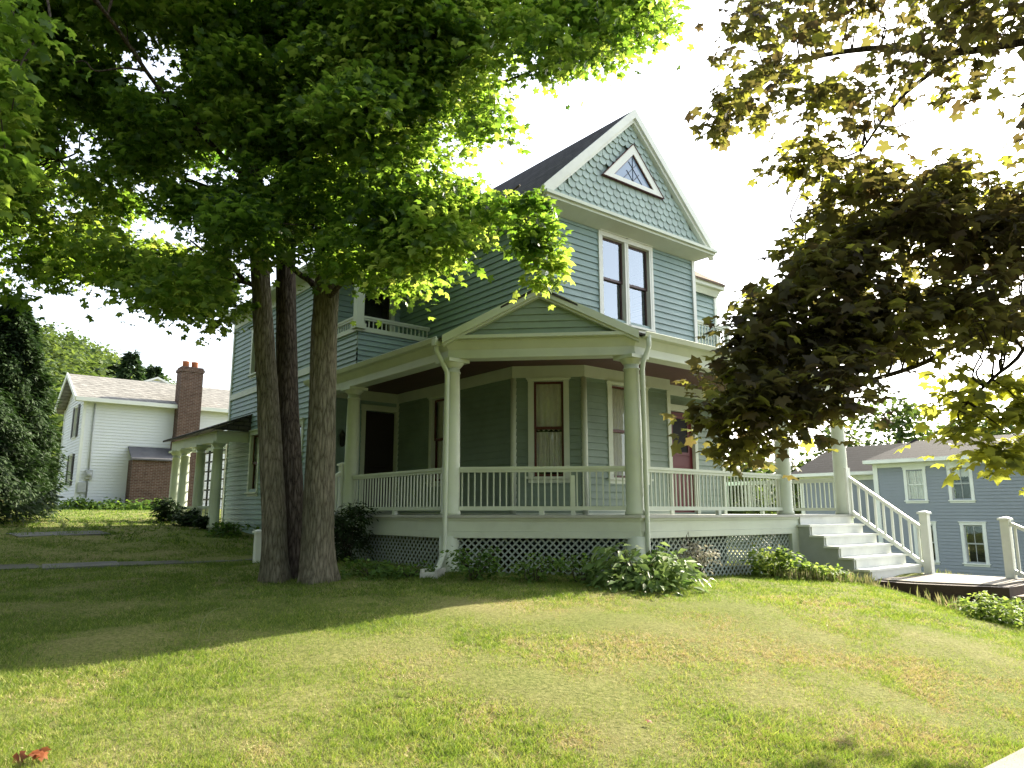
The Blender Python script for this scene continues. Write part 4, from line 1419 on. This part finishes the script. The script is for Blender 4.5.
# ------------------------------------------------------------------ bronze maple at the right, its trunk outside the frame
rx, ry = 7.6, 6.2
RB = Vector((rx, ry, tz(rx, ry)))
rt = empty('maple_tree', RB, 0, 'bronze leaved maple reaching in over the lawn from the street side', 'tree')
lr = lambda p: tuple(Vector(p) - RB)
rp_ = [RB + Vector((0, 0, -.1)), RB + Vector((.05, 0, 1.5)), RB + Vector((.0, .05, 3.2)), RB + Vector((-.1, .1, 5.0)), RB + Vector((.1, .1, 7.5)), RB + Vector((.1, .2, 9.5))]
trunk_mesh([lr(p) for p in rp_], [.28, .24, .22, .19, .12, .04], flare=.5, seed=3).build('trunk', BARK, rt)
polyR = [(712, -40), (703, 20), (704, 70), (708, 118), (714, 160), (730, 150), (760, 120), (790, 120), (776, 160), (800, 180), (830, 165), (810, 200), (780, 232), (764, 262), (742, 290), (716, 312), (704, 345), (694, 385), (692, 420), (706, 448), (730, 462), (752, 470),
         (770, 462), (788, 452), (800, 440), (830, 424), (862, 420), (884, 426), (880, 404), (866, 388), (880, 374), (905, 366), (935, 358), (965, 360), (990, 352), (1060, 345), (1060, -40)]
holesR = [(915, 130, 48, 30), (985, 130, 30, 22), (870, 28, 30, 12), (845, 55, 18, 8), (1000, 60, 22, 14), (900, 95, 26, 12), (955, 40, 14, 8), (1000, 175, 20, 8), (905, 268, 10, 6), (800, 75, 12, 8), (890, 385, 22, 12), (950, 270, 12, 7), (1010, 285, 14, 10)]
cR, rR, pR = [], [], []
tries = 0
while len(cR) < 350 and tries < 12000:
    tries += 1
    x, y = random.uniform(690, 1070), random.uniform(-40, 460)
    if not inpoly(x, y, polyR): continue
    D = random.uniform(5.5, 6.6) if y < 360 else random.uniform(5.4, 6.05)
    r = random.uniform(.20, .34); rp = r * 700 / D
    if y < 175 and random.random() < .35: continue
    if any(((x - hx) / (hw + rp * .55)) ** 2 + ((y - hy) / (hh + rp * .45)) ** 2 < 1 for hx, hy, hw, hh in holesR): continue
    if not all(inpoly(x + dx * rp * .95, y + dy * rp * .55, polyR) for dx, dy in ((1, 0), (-1, 0), (0, 1), (0, -1))): continue
    cR.append(tuple(at(x, y, D))); rR.append(r); pR.append(int((200 if y < 180 else 310) * r * r) + 4)
for x, y, r in ((800, 145, .2), (828, 135, .2), (812, 172, .19), (846, 160, .2), (788, 160, .15), (838, 185, .2), (865, 180, .2), (722, 130, .16), (735, 105, .2), (985, 190, .22), (1015, 195, .2), (945, 185, .2)):
    cR.append(tuple(at(x, y, 6.2))); rR.append(r); pR.append(int(430 * r * r) + 8)


def tintR(p):
    b = np.array([.34 + .36 * noise.noise(Vector(q) * .9) for q in p])
    return np.clip(b + RNG.normal(size=len(p)) * .2 + .3 * (RNG.random(len(p)) < .05), 0, .97)
SR = [(clump_leaves(cR, rR, pR, .108, MAPLE, flat=.5, tilt=.8, droop=.16, shell=.2, tintf=tintR), MAPLE)]
# paler sprays low at the right
cY, rY, pY = [], [], []
for x, y, D, r in ((945, 395, 6.3, .2), (975, 385, 6.4, .2), (1005, 375, 6.2, .22), (955, 425, 6.2, .18), (990, 415, 6.1, .2), (1020, 405, 6.1, .22), (965, 445, 6.2, .14), (1000, 445, 6.1, .16), (1022, 440, 6.0, .16), (1000, 462, 6.1, .10), (985, 455, 6.1, .1), (935, 372, 6.4, .18), (1040, 420, 6.1, .25)):
    cY.append(tuple(at(x, y, D))); rY.append(r); pY.append(int(620 * r * r) + 8)
SR.append((clump_leaves(cY, rY, pY, .135, MAPLE, flat=.55, tilt=.6, shell=.2, tintf=lambda p: np.clip(.9 + RNG.normal(size=len(p)) * .08, 0, 1)), MAPLE))
c3, r3, p3 = [], [], []
for k in range(150):
    a = random.uniform(0, 2 * math.pi); q = random.uniform(1.2, 5.2)
    p = RB + Vector((math.cos(a) * q, math.sin(a) * q * .8, random.uniform(3.6, 9.5)))
    X, Y = p.x, p.y
    if Y > .5 and X / Y < .78 and p.z < EYE + .75 * Y: continue
    if X < .4 * max(Y, 0) + 2.2: continue
    sh = (p.z - .1) / math.tan(R(28)); xs, ys = X - .73 * sh, Y - .68 * sh      # crown shaped so its shade misses the lawn in view
    if ys > 4.3 and xs / ys < .95: continue
    c3.append(tuple(p)); r3.append(random.uniform(.4, .7)); p3.append(90)
SR.append((outside(clump_leaves(c3, r3, p3, .19, CARD, tintf=tintR)), CARD))
crown('crown', SR, LEAF_B, rt, RB)
m = MB(); mainR = []
nR = catmull(rp_, [1] * 6, 8)[0]
for pts, r0 in (([at(1075, 40, 6.4), at(960, 52, 6.6), at(880, 48, 6.7), at(800, 62, 6.8), at(740, 100, 6.8)], .045), ([at(960, 52, 6.6), at(915, 85, 6.7), at(890, 110, 6.7), at(862, 150, 6.7)], .028),
                ([at(1080, 300, 6.4), at(1000, 310, 6.6), at(930, 315, 6.7), at(850, 330, 6.8), at(760, 350, 6.9)], .05), ([at(1080, 190, 6.3), at(980, 215, 6.5), at(880, 230, 6.7), at(800, 250, 6.8)], .04),
                ([at(1000, 310, 6.5), at(930, 360, 6.5), at(840, 390, 6.6), at(750, 430, 6.7)], .03), ([at(1080, 330, 6.2), at(1010, 365, 6.2), at(960, 410, 6.2)], .022)):
    if pts[0].x > 4.6:
        st = min(nR, key=lambda q: (q - pts[0]).length + 1.5 * max(0, q.z - pts[0].z + .3))
        pts = [st] + pts
        rad = [r0 * 1.5] + [r0 * (1 - .8 * k / (len(pts) - 1)) for k in range(len(pts) - 1)]
    else:
        rad = [r0 * (1 - .8 * k / (len(pts))) for k in range(len(pts))]
    o, r = catmull([lr(p) for p in pts], rad, 6)
    m.tube(o, r, 7); mainR += [Vector(q) + RB for q in o[6:]]
for c in (cR + cY)[::2]:
    c = Vector(c); st = min(mainR, key=lambda q: (q - c).length)
    if (st - c).length > .1: limb(m, lr(st), lr(c), .010, .003, .05, .14, 5)
for c in c3[::4]:
    c = Vector(c); st = min(nR[20:], key=lambda q: (q - c).length + .8 * max(0, q.z - c.z))
    limb(m, lr(st), lr(c), .05, .01, .1, .12, 6)
m.build('branch', BARKD, rt)

# ------------------------------------------------------------------ simple trees, conifers and shrubs
def leafy_tree(X, Y, h, r, label, mat, n=55, leaf=.30, per=90, group=None, trunk_h=.3, name='leafy_tree'):
    z = tz(X, Y); B = Vector((X, Y, z))
    t = empty(name, B, 0, label, 'tree', group)
    trunk_mesh([(0, 0, -.2), (.1, 0, h * .3), (0, .1, h * .6), (.05, 0, h * .9)], [h * .028, h * .022, h * .014, h * .004], 14, .06, .4, X).build('trunk', BARKD, t)
    cs, rs, ps = [], [], []
    for k in range(n):
        d = unit(1)[0]; q = random.uniform(.35, 1) ** .6
        hz = trunk_h + (1 - trunk_h) * (.5 + .5 * d[2] * q)
        prof = math.sin(math.pi * min(.98, max(.06, (hz - trunk_h) / (1 - trunk_h) * .85 + .12))) ** .6
        cs.append((X + d[0] * q * r * prof, Y + d[1] * q * r * prof, z + hz * h)); rs.append(r * random.uniform(.2, .34)); ps.append(per)
    crown('crown', [(clump_leaves(cs, rs, ps, leaf, CARD), CARD)], mat, t, B)
    return t


def conifer(X, Y, h, r, label, mat, n=2200, leaf=.34, group=None, z=None, columnar=.5, name='conifer_tree'):
    z = tz(X, Y) if z is None else z
    B = Vector((X, Y, z))
    t = empty(name, B, 0, label, 'tree', group)
    m = MB(); m.tube([(0, 0, -.2), (0, 0, h * .5), (0, 0, h * .97)], [h * .02, h * .012, .01], 10); m.build('trunk', BARKD, t)
    k = RNG.random(n) ** .8
    hz = k * h * .98 + .08
    a = RNG.uniform(0, 2 * math.pi, n)
    lobes = 1 + .18 * np.sin(a * 5 + hz * 3) + .12 * np.sin(a * 9 - hz * 5)
    rr = r * np.minimum(1, (1 - k) ** columnar * 1.05) * lobes * RNG.uniform(.55, 1.03, n) ** .5
    P = np.stack([X + rr * np.cos(a), Y + rr * np.sin(a), z + hz + .1 * RNG.normal(size=n)], 1)
    Hd = np.stack([np.cos(a), np.sin(a), RNG.normal(size=n) * .35 + .1], 1)
    Nn = np.array([0, 0, 1]) + RNG.normal(size=(n, 3)) * .5 + Hd * .5
    T = np.clip(.5 + .25 * np.sin(a * 5 + hz * 3) + RNG.normal(size=n) * .2, 0, 1)
    crown('crown', [((P, Nn, Hd, leaf * RNG.uniform(.6, 1.3, n), T), NEEDLE)], mat, t, B)
    return t


LEAF_D = leafmat('dark evergreen', [(0, (.014, .028, .012)), (1, (.042, .072, .024))], [(0, (.01, .03, .008)), (1, (.05, .10, .02))], .2, .6, .15)
LEAF_F = leafmat('far foliage', [(0, (.03, .055, .018)), (.5, (.06, .095, .025)), (1, (.10, .14, .035))], [(0, (.06, .11, .02)), (1, (.22, .30, .05))], .35, .6, .15)
LEAF_S = leafmat('shrub leaf', [(0, (.03, .065, .015)), (.5, (.06, .12, .025)), (1, (.12, .19, .05))], [(0, (.08, .18, .02)), (1, (.28, .42, .06))], .35, .6, .12)
LEAF_H = leafmat('pale broad leaf', [(0, (.05, .10, .03)), (.5, (.11, .18, .05)), (.85, (.16, .24, .07)), (1, (.45, .48, .32))], [(0, (.10, .2, .03)), (1, (.35, .45, .15))], .3, .5, .2)
LEAF_L = leafmat('lime shrub leaf', [(0, (.06, .12, .02)), (.5, (.12, .20, .035)), (1, (.24, .29, .07))], [(0, (.15, .28, .03)), (1, (.5, .6, .12))], .42, .6, .12)
LEAF_STALK = leafmat('pale seed stalk', [(0, (.25, .24, .18)), (1, (.5, .48, .42))], [(0, (.2, .2, .1)), (1, (.4, .38, .3))], .3, .8, .1)
LEAF_TUFT = leafmat('half dry grass', [(0, (.10, .14, .04)), (.5, (.22, .21, .10)), (1, (.42, .36, .22))], [(0, (.12, .2, .03)), (1, (.35, .3, .15))], .3, .8, .1)
LEAF_DRY = leafmat('dry stem', [(0, (.20, .15, .08)), (1, (.42, .35, .22))], [(0, (.2, .14, .06)), (1, (.4, .32, .18))], .3, .8, .1)

p = at(0, 522, 21.5)
conifer(p.x - .3, p.y, 6.6, 1.55, 'dense dark evergreen at the lawn edge left of the white house', LEAF_D, 30000, .20, columnar=.62)
p = at(-15, 526, 19.5)
conifer(p.x - 1.0, p.y, 3.7, 2.0, 'broad dark evergreen shrub crowding the taller evergreen', LEAF_D, 24000, .18, columnar=.4, name='evergreen_shrub')
for x, y, D, h, r, lab in ((905, 0, 62, 13.5, 5.2, 'pale green tree rising behind the slate blue house roof, the larger'), (985, 0, 58, 12.5, 5.0, 'tree behind the slate blue house roof nearest its tall end'), (832, 0, 66, 11.0, 4.6, 'tree beyond the low wing of the slate blue house'),
                            (742, 0, 52, 6.8, 3.4, 'tree seen past the porch end under the bronze leaves'), (772, 0, 70, 8.0, 4.2, 'farther tree between the porch end and the slate blue house')):
    q = at(x, 500, D); leafy_tree(q.x, q.y, h, r, lab, LEAF_F, 40, .5, 60, 'trees behind the blue house')


def shrub(x, y, D, r, h, label, mat=LEAF_S, n=900, leaf=.07, shape=CARD, cat='shrub', name='shrub', group=None, stems=9, flat=None, ctr=False):
    q = at(x, y, D); X, Y = q.x, q.y; z = tz(X, Y); B = Vector((X, Y, z))
    t = empty(name, B, 0, label, cat, group)
    m = MB(); tips = []
    for k in range(stems):
        a = random.uniform(0, 6.283); rr = r * random.uniform(.3, .85)
        e = Vector((math.cos(a) * rr, math.sin(a) * rr, h * random.uniform(.5, .95)))
        limb(m, (math.cos(a) * .04, math.sin(a) * .04, -.03), e, .010, .003, .1, .12, 5); tips.append(e)
    m.build('stem', BARKD, t)
    cs = [(X + e.x, Y + e.y, z + e.z * .82) for e in tips] + [(X + random.uniform(-.6, .6) * r, Y + random.uniform(-.6, .6) * r, z + h * random.uniform(.15, .6)) for k in range(stems)]
    rs = [r * random.uniform(.25, .42) for c in cs]
    S = clump_leaves(cs, rs, [max(12, n // len(cs))] * len(cs), leaf, shape, flat=flat or min(1, h / r))
    S[0][:, 2] = np.maximum(S[0][:, 2], terr(S[0][:, 0], S[0][:, 1]) + .02)
    crown('foliage', [(S, shape)], mat, t, B)
    return t


shrub(648, 590, 10.7, .66, .62, 'pale leaved lily clump spilling onto the lawn by the porch corner', LEAF_H, 900, .17, BLADE, 'plant', 'lily_plant', stems=16)
shrub(612, 592, 10.7, .36, .36, 'small lily clump at the shaded side of the larger lily clump', LEAF_H, 220, .16, BLADE, 'plant', 'lily_plant', stems=9)
shrub(474, 578, 11.2, .46, .5, 'dark leafy bush against the lattice beside the downspout', LEAF_S, 520, .07, stems=10)
shrub(532, 584, 11.0, .42, .46, 'low leafy bush in front of the middle of the lattice', LEAF_S, 380, .065, stems=8)
shrub(580, 583, 11.05, .38, .44, 'dark bush at the lattice left of the lily clumps', LEAF_S, 360, .065, stems=8)
shrub(775, 569, 13.5, .42, .55, 'bright green bush in front of the lattice left of the steps', LEAF_L, 800, .09, stems=10)
shrub(812, 572, 13.3, .35, .36, 'low bright bush beside the stringer of the steps', LEAF_L, 480, .085, stems=8)
shrub(835, 573, 13.4, .3, .30, 'smallest bush at the foot of the steps', LEAF_L, 320, .08, stems=7)
shrub(344, 560, 14.0, .42, 1.25, 'dark upright shrub between the tree and the porch', LEAF_D, 2600, .11, NEEDLE, stems=12)
shrub(1012, 632, 10.8, .62, .5, 'yellow green rounded bush below the timber wall', LEAF_L, 1900, .065, stems=12)
shrub(697, 577, 11.9, .32, .85, 'thin dried flower stalks standing beside the lily clump', LEAF_STALK, 90, .08, BLADE, 'plant', 'dry_plant', stems=20)
shrub(372, 582, 11.6, .6, .26, 'low weeds on the lawn between the tree and downspout', LEAF_S, 620, .07, stems=14, cat='plant', name='weed_plant')
shrub(408, 582, 11.5, .45, .22, 'low weeds at the foot of the white downspout', LEAF_S, 320, .06, stems=8, cat='plant', name='weed_plant')
shrub(167, 520, 22.5, .30, .9, 'small pointed evergreen by the far side porch', LEAF_D, 1300, .14, NEEDLE, stems=8)
shrub(188, 524, 21.5, .33, .5, 'dark clipped bush under the side porch column', LEAF_D, 1100, .09, stems=8)
shrub(206, 522, 20.8, .3, .5, 'second dark bush under the side porch, nearer the wing wall', LEAF_D, 900, .09, stems=8)
shrub(232, 528, 19.5, .6, .4, 'loose low greenery along the wing wall', LEAF_S, 420, .10, stems=8)
for x, D, lab in ((78, 32.3, 'hosta at the white house corner under the meter'), (97, 32.6, 'hosta beside the corner hosta along the white wall'), (115, 32.9, 'hosta along the white wall nearest the brick lean-to'), (140, 32.6, 'hosta in front of the brick lean-to'), (157, 33.2, 'hosta between the lean-to and the chimney')):
    shrub(x, 506, D, .62, .5, lab, LEAF_S, 420, .24, BLADE, 'plant', 'hosta_plant', 'hostas along the white house', stems=8)

# dry tufted grasses along the steps and the landing
def tuft(x, y, D, n, spread, h, label, mat=LEAF_DRY, group=None):
    q = at(x, y, D); B = Vector((q.x, q.y, tz(q.x, q.y)))
    P = np.stack([B.x + RNG.normal(size=n) * spread, B.y + RNG.normal(size=n) * spread * .6, np.zeros(n)], 1); P[:, 2] = terr(P[:, 0], P[:, 1])
    Hd = np.stack([RNG.normal(size=n) * .35, RNG.normal(size=n) * .35, np.ones(n)], 1)
    Nn = unit(n) * np.array([1, 1, .1])
    THIN = (np.array([(0, 0, 0), (.05, .5, 0), (.02, 1, -.06), (-.05, .5, 0)]), np.array([(0, 1, 2, 3)]))
    o = crown('grass_tuft', [((P, Nn, Hd, h * RNG.uniform(.5, 1.2, n), RNG.random(n)), THIN)], mat, None, B)
    o.location = B; tag(o, label, 'grass tuft', group)


for x, y, D, lab in ((790, 574, 13.2, 'straw coloured tuft below the bright bush by the steps'), (822, 576, 13.0, 'straw coloured tuft at the foot of the stringer'), (858, 576, 13.2, 'straw coloured tuft before the lowest stair'),
                     (945, 566, 16.5, 'dry tuft behind the newel post of the front steps'), (968, 567, 16.4, 'dry tuft behind the middle of the landing'), (992, 568, 16.2, 'dry tuft behind the landing beside the lower newel post'), (950, 600, 11.9, 'grass tuft against the timber wall')):
    tuft(x, y, D, 110, .24, .22, lab, LEAF_TUFT, 'dry grass tufts')

# fallen leaves and a bent stalk on the lawn
fl = []
for x, y, lab in ((22, 757, 'larger orange brown fallen leaf in the near grass'), (38, 753, 'small orange fallen leaf beside the larger one'), (641, 717, 'single dark red fallen leaf on the dry lawn')):
    D = 5.0
    for _ in range(30):
        q = at(x, y, D); D += (q.z - (tz(q.x, q.y) + .05)) * 1.5
    q = at(x, y, D)
    S = (np.array([[q.x, q.y, q.z]] * 3) + RNG.normal(size=(3, 3)) * .03 * np.array([1, 1, .3]), np.array([0, -.3, 1]) + RNG.normal(size=(3, 3)) * .4, RNG.normal(size=(3, 3)), np.full(3, .075 if 'larger' in lab else .055 if 'small' in lab else .05), np.array([.3, .6, .5]))
    if 'single' in lab: S = tuple(a[:1] for a in S)
    o = crown('fallen_leaf', [(S, MAPLE)], leafmat('dead leaf ' + lab[:6], [(0, (.14, .035, .015)), (1, (.28, .10, .03))], [(0, (.2, .05, .015)), (1, (.35, .13, .03))], .25), None, q)
    o.location = q; tag(o, lab, 'leaf')
m = MB()
pts = []
for x, y in ((198, 645), (201, 630), (207, 620), (217, 614), (226, 613)):
    pts.append(at(x, y, 7.35))
b0 = Vector(pts[0]); gz_ = tz(b0.x, b0.y)
o_, r_ = catmull([Vector(q) - b0 for q in pts], [.003, .003, .0025, .0025, .0015], 5)
m.tube(o_, r_, 5)
o = m.build('bent_stalk', paint('pale stalk', (.24, .28, .13), .8), None, (b0.x, b0.y, gz_)); tag(o, 'pale bent grass stalk arching up from the shaded lawn', 'stalk')

# ------------------------------------------------------------------ wooded hill at the back left
def hill_h(az, rr):
    """height of the hills at bearing az (deg from straight ahead, right positive) and distance rr"""
    a = az
    top = 15.5 * math.exp(-((a + 36) / 14) ** 2) + 3.5 + 4.0 / (1 + math.exp((a + 12) / 4)) + 2 * noise.noise((a * .12, 1.3, 0))
    return top * max(0, min(1, (rr - 62) / 75)) ** 1.1
azs = np.linspace(-75, 75, 76); rs_ = np.array([55, 62, 70, 80, 92, 105, 120, 137, 160, 200, 300])
V = []
for rr in rs_:
    for a in azs:
        x, y = rr * math.sin(R(a)), rr * math.cos(R(a))
        V.append((x, y, tz(x, y) - .4 + hill_h(a, rr) + 1.2 * noise.noise((x * .05, y * .05, 2)) * min(1, max(0, (rr - 60) / 30))))
na = len(azs)
ii = (np.arange(len(rs_) - 1)[:, None] * na + np.arange(na - 1)[None]).ravel()
hl = link('hill', np_mesh('hill', np.array(V), np.stack([ii, ii + na, ii + na + 1, ii + 1], 1), smooth=True), bpy.data.materials['lawn soil and thatch'])
tag(hl, kind='structure')
cs, rs2, ps = [], [], []
FP, FN, FH, FS, FT = [], [], [], [], []
for k in range(2600):
    if random.random() < .7: a = random.uniform(-45, -14)
    else: a = random.uniform(-50, 50)
    rr = random.uniform(66, 142)
    x, y = rr * math.sin(R(a)), rr * math.cos(R(a))
    z = tz(x, y) - .4 + hill_h(a, rr)
    hh = random.uniform(4.0, 7.5); r = hh * random.uniform(.3, .42)
    n = 105
    d = unit(n); q = RNG.uniform(.6, 1, n)
    P = np.array([x, y, z + hh * .6]) + d * q[:, None] * np.array([r, r, hh * .42])
    FP.append(P); FH.append(d + RNG.normal(size=(n, 3)) * .5); FN.append(d * .8 + np.array([0, 0, .6]) + RNG.normal(size=(n, 3)) * .4)
    FS.append(RNG.uniform(.45, .85, n)); FT.append(np.clip(random.uniform(.1, .9) + RNG.normal(size=n) * .12, 0, 1))
o = crown('hillside_wood', [((np.concatenate(FP), np.concatenate(FN), np.concatenate(FH), np.concatenate(FS), np.concatenate(FT)), CARD)], LEAF_F, None, (0, 0, 0))
tag(o, 'wooded hillside of mixed green trees', 'wood', None, 'stuff')
for x, D, h, r, lab in ((128, 78, 11, 2.6, 'tall dark conifer on the hill behind the white house roof'), (152, 84, 10, 2.4, 'conifer on the hill directly left of the brick chimney'), (113, 90, 8, 2.2, 'shorter conifer left of the tall one on the hill')):
    q = at(x, 400, D); az = math.degrees(math.atan2(q.x, q.y)); rr = math.hypot(q.x, q.y)
    conifer(q.x, q.y, h, r, lab, LEAF_D, 1500, .9, 'conifers on the hill', z=tz(q.x, q.y) - .4 + hill_h(az, rr), columnar=.8)

# unseen trees added behind the camera's left to block that side of the sky
FP, FN, FH, FS, FT = [], [], [], [], []
for k in range(84):
    a = random.uniform(-192, -60); rr = random.uniform(24, 34)
    x, y = rr * math.sin(R(a)), 4 + rr * math.cos(R(a)); z = tz(x, y)
    hh = random.uniform(13, 20); r = random.uniform(3.2, 4.6); n = 260
    d = unit(n); q = RNG.uniform(.5, 1, n)
    FP.append(np.array([x, y, z + hh * .58]) + d * q[:, None] * np.array([r, r, hh * .42])); FH.append(d + RNG.normal(size=(n, 3)) * .5); FN.append(d * .8 + np.array([0, 0, .6]) + RNG.normal(size=(n, 3)) * .4)
    FS.append(RNG.uniform(.7, 1.4, n)); FT.append(np.clip(random.uniform(.1, .9) + RNG.normal(size=n) * .12, 0, 1))
o = crown('added_shade_wood', [((np.concatenate(FP), np.concatenate(FN), np.concatenate(FH), np.concatenate(FS), np.concatenate(FT)), CARD)], LEAF_F, None, (0, 0, 0))
tag(o, 'added unseen trees that shade the house from the left rear sky', 'wood', None, 'stuff')

# ------------------------------------------------------------------ grass blades
def blocked(u, w):
    b = (w > -.05) & (u > -.05) & (u + w > 2.1) & (u < 9.1) & (w < 15)
    b |= (u > 6.75) & (u < 9.3) & (w > -3.4) & (w < 0)
    b |= (w > -7.62) & (w < -6.28)
    b |= (u > -1.8) & (u < 0) & (w > 6.05) & (w < 7.55)
    b |= (u > -2.7) & (w > 12.9) & (w < 17.8) & (u < 3) & (u > -.7)
    b |= (u < -3.0) & (np.abs(w - (6.9 + (-3.2 - u) * .245)) < .26)
    return b


def grass(n, d0, d1, hmin, hmax, wmin, wmax):
    # evenly seen: density falls with distance
    t = RNG.random(n * 2)
    D = d0 * (d1 / d0) ** t
    X = RNG.uniform(-.86, .86, n * 2) * D
    nt = len(D) // 9                                  # blades stand in small tufts
    k = RNG.integers(0, nt, len(D)); sg = .006 + .0028 * D
    X = X[k] + RNG.normal(size=len(D)) * sg[k]; D = D[k] + RNG.normal(size=len(D)) * sg[k]
    tuft_id = k
    dx, dy = X - OX, D - OY
    u, w = CU * dx + SU * dy, -SU * dx + CU * dy
    ok = ~blocked(u, w)
    X, D, tuft_id, u, w = X[ok][:n], D[ok][:n], tuft_id[ok][:n], u[ok][:n], w[ok][:n]
    trnd = RNG.random(nt)[tuft_id]; trnd2 = RNG.normal(size=nt)[tuft_id]
    n = len(X)
    dry = np.array([.7 * noise.noise((x * .6 + 3, y * .6, 0)) + .6 * noise.noise((x * 1.7, y * 1.7, 4)) + .5 * noise.noise((x * 4.3, y * 4.3, 7)) for x, y in zip(X, D)])
    inner = np.exp(-(((X - 1.6) / 3.6) ** 2 + ((D - 7.6) / 2.3) ** 2))        # the worn, dry crown of the bank
    painted_shade = 1 / (1 + np.exp(-(w + .6) * 2.2)) * (u < 6)                      # house and tree shade put into the blade colour: greener, darker
    dry = np.clip(.24 + .85 * dry + .78 * inner - .60 * painted_shade, 0, 1)
    tall = np.array([max(0, noise.noise((x * 1.3, y * 1.3, 9))) for x, y in zip(X, D)])
    dead = (.55 * trnd + .45 * RNG.random(n)) < dry * .68
    Z = terr(X, D)
    P = np.stack([X, D, Z + .0], 1)
    lean = RNG.normal(size=(n, 2)) * (.55 + .5 * dead[:, None])
    Hd = np.stack([lean[:, 0], lean[:, 1], np.ones(n) * .9], 1); Hd /= np.linalg.norm(Hd, axis=1, keepdims=True)
    Nn = np.stack([RNG.normal(size=n), RNG.normal(size=n), RNG.normal(size=n) * .2], 1)
    z = Nn - (Nn * Hd).sum(1, keepdims=True) * Hd; z /= np.linalg.norm(z, axis=1, keepdims=True)
    x = np.cross(Hd, z)
    h = RNG.uniform(hmin, hmax, n) * (1 + .8 * tall) * (1 - .30 * dry) * (.65 + .7 * trnd); wd = RNG.uniform(wmin, wmax, n)
    tip = P + Hd * h[:, None]; tip[:, :2] += lean * h[:, None] * .35; tip[:, 2] -= h * .10
    a, b = P - x * wd[:, None] / 2, P + x * wd[:, None] / 2
    a[:, 2] -= .01; b[:, 2] -= .01
    tint = np.where(dead, RNG.uniform(.62, 1.0, n), np.clip(.26 + .2 * dry - .20 * painted_shade + trnd2 * .15 + RNG.normal(size=n) * .09, 0, .58))
    return np.stack([a, b, tip], 1).reshape(-1, 3), np.arange(n * 3).reshape(n, 3), tint


LEAF_G = leafmat('grass blade', [(0, (.07, .12, .02)), (.3, (.20, .26, .05)), (.58, (.40, .39, .13)), (.66, (.46, .38, .17)), (1, (.70, .61, .36))],
                 [(0, (.10, .18, .02)), (.3, (.22, .34, .03)), (.58, (.38, .43, .07)), (.66, (.3, .22, .1)), (1, (.42, .34, .18))], .38, .6, .2)
ga = [grass(290000, 4.2, 9.5, .022, .055, .0035, .007), grass(150000, 9.5, 17, .03, .065, .006, .012), grass(50000, 17, 34, .05, .10, .015, .03)]
V, F, T, off = [], [], [], 0
for v, f, t in ga:
    V.append(v); F.append(f + off); T.append(t); off += len(v)
o = link('grass', np_mesh('grass', np.concatenate(V), np.concatenate(F), np.concatenate(T)), LEAF_G)
tag(o, 'mown lawn grass with straw dry patches', 'grass', None, 'stuff')
# ------------------------------------------------------------------ light
SUN_AZ, SUN_EL = 46.5, 28.5
sv = Vector((math.sin(R(SUN_AZ)) * math.cos(R(SUN_EL)), math.cos(R(SUN_AZ)) * math.cos(R(SUN_EL)), math.sin(R(SUN_EL))))
sd = bpy.data.lights.new('sun', 'SUN'); sd.energy = 5.0; sd.angle = R(.53); sd.color = (1.0, .90, .72)
so = bpy.data.objects.new('sun', sd); so.rotation_euler = sv.to_track_quat('Z', 'Y').to_euler(); so.location = (20, 20, 30); COL.objects.link(so)
wd_ = bpy.data.worlds.new('World'); scene.world = wd_; wd_.use_nodes = True
t = wd_.node_tree
bg = t.nodes['Background']
sky = t.nodes.new('ShaderNodeTexSky'); sky.sky_type = 'NISHITA'; sky.sun_disc = False
sky.sun_elevation = R(SUN_EL); sky.sun_rotation = R(SUN_AZ)
sky.air_density = 1.0; sky.dust_density = 2.5; sky.ozone_density = 1.0; sky.altitude = 300
hs = t.nodes.new('ShaderNodeHueSaturation'); hs.inputs['Saturation'].default_value = .42
t.links.new(sky.outputs[0], hs.inputs['Color']); t.links.new(hs.outputs[0], bg.inputs['Color']); bg.inputs['Strength'].default_value = .14
vs_ = scene.view_settings
vs_.view_transform = 'Standard'; vs_.look = 'None'; vs_.exposure = 1.95; vs_.gamma = 1; vs_.use_curve_mapping = False
scene.cycles.max_bounces = 9; scene.cycles.diffuse_bounces = 5; scene.cycles.transmission_bounces = 6; scene.cycles.transparent_max_bounces = 8
scene.cycles.caustics_reflective = False; scene.cycles.caustics_refractive = False
scene.cycles.use_denoising = True
try: scene.cycles.denoiser = 'OPENIMAGEDENOISE'
except Exception: pass
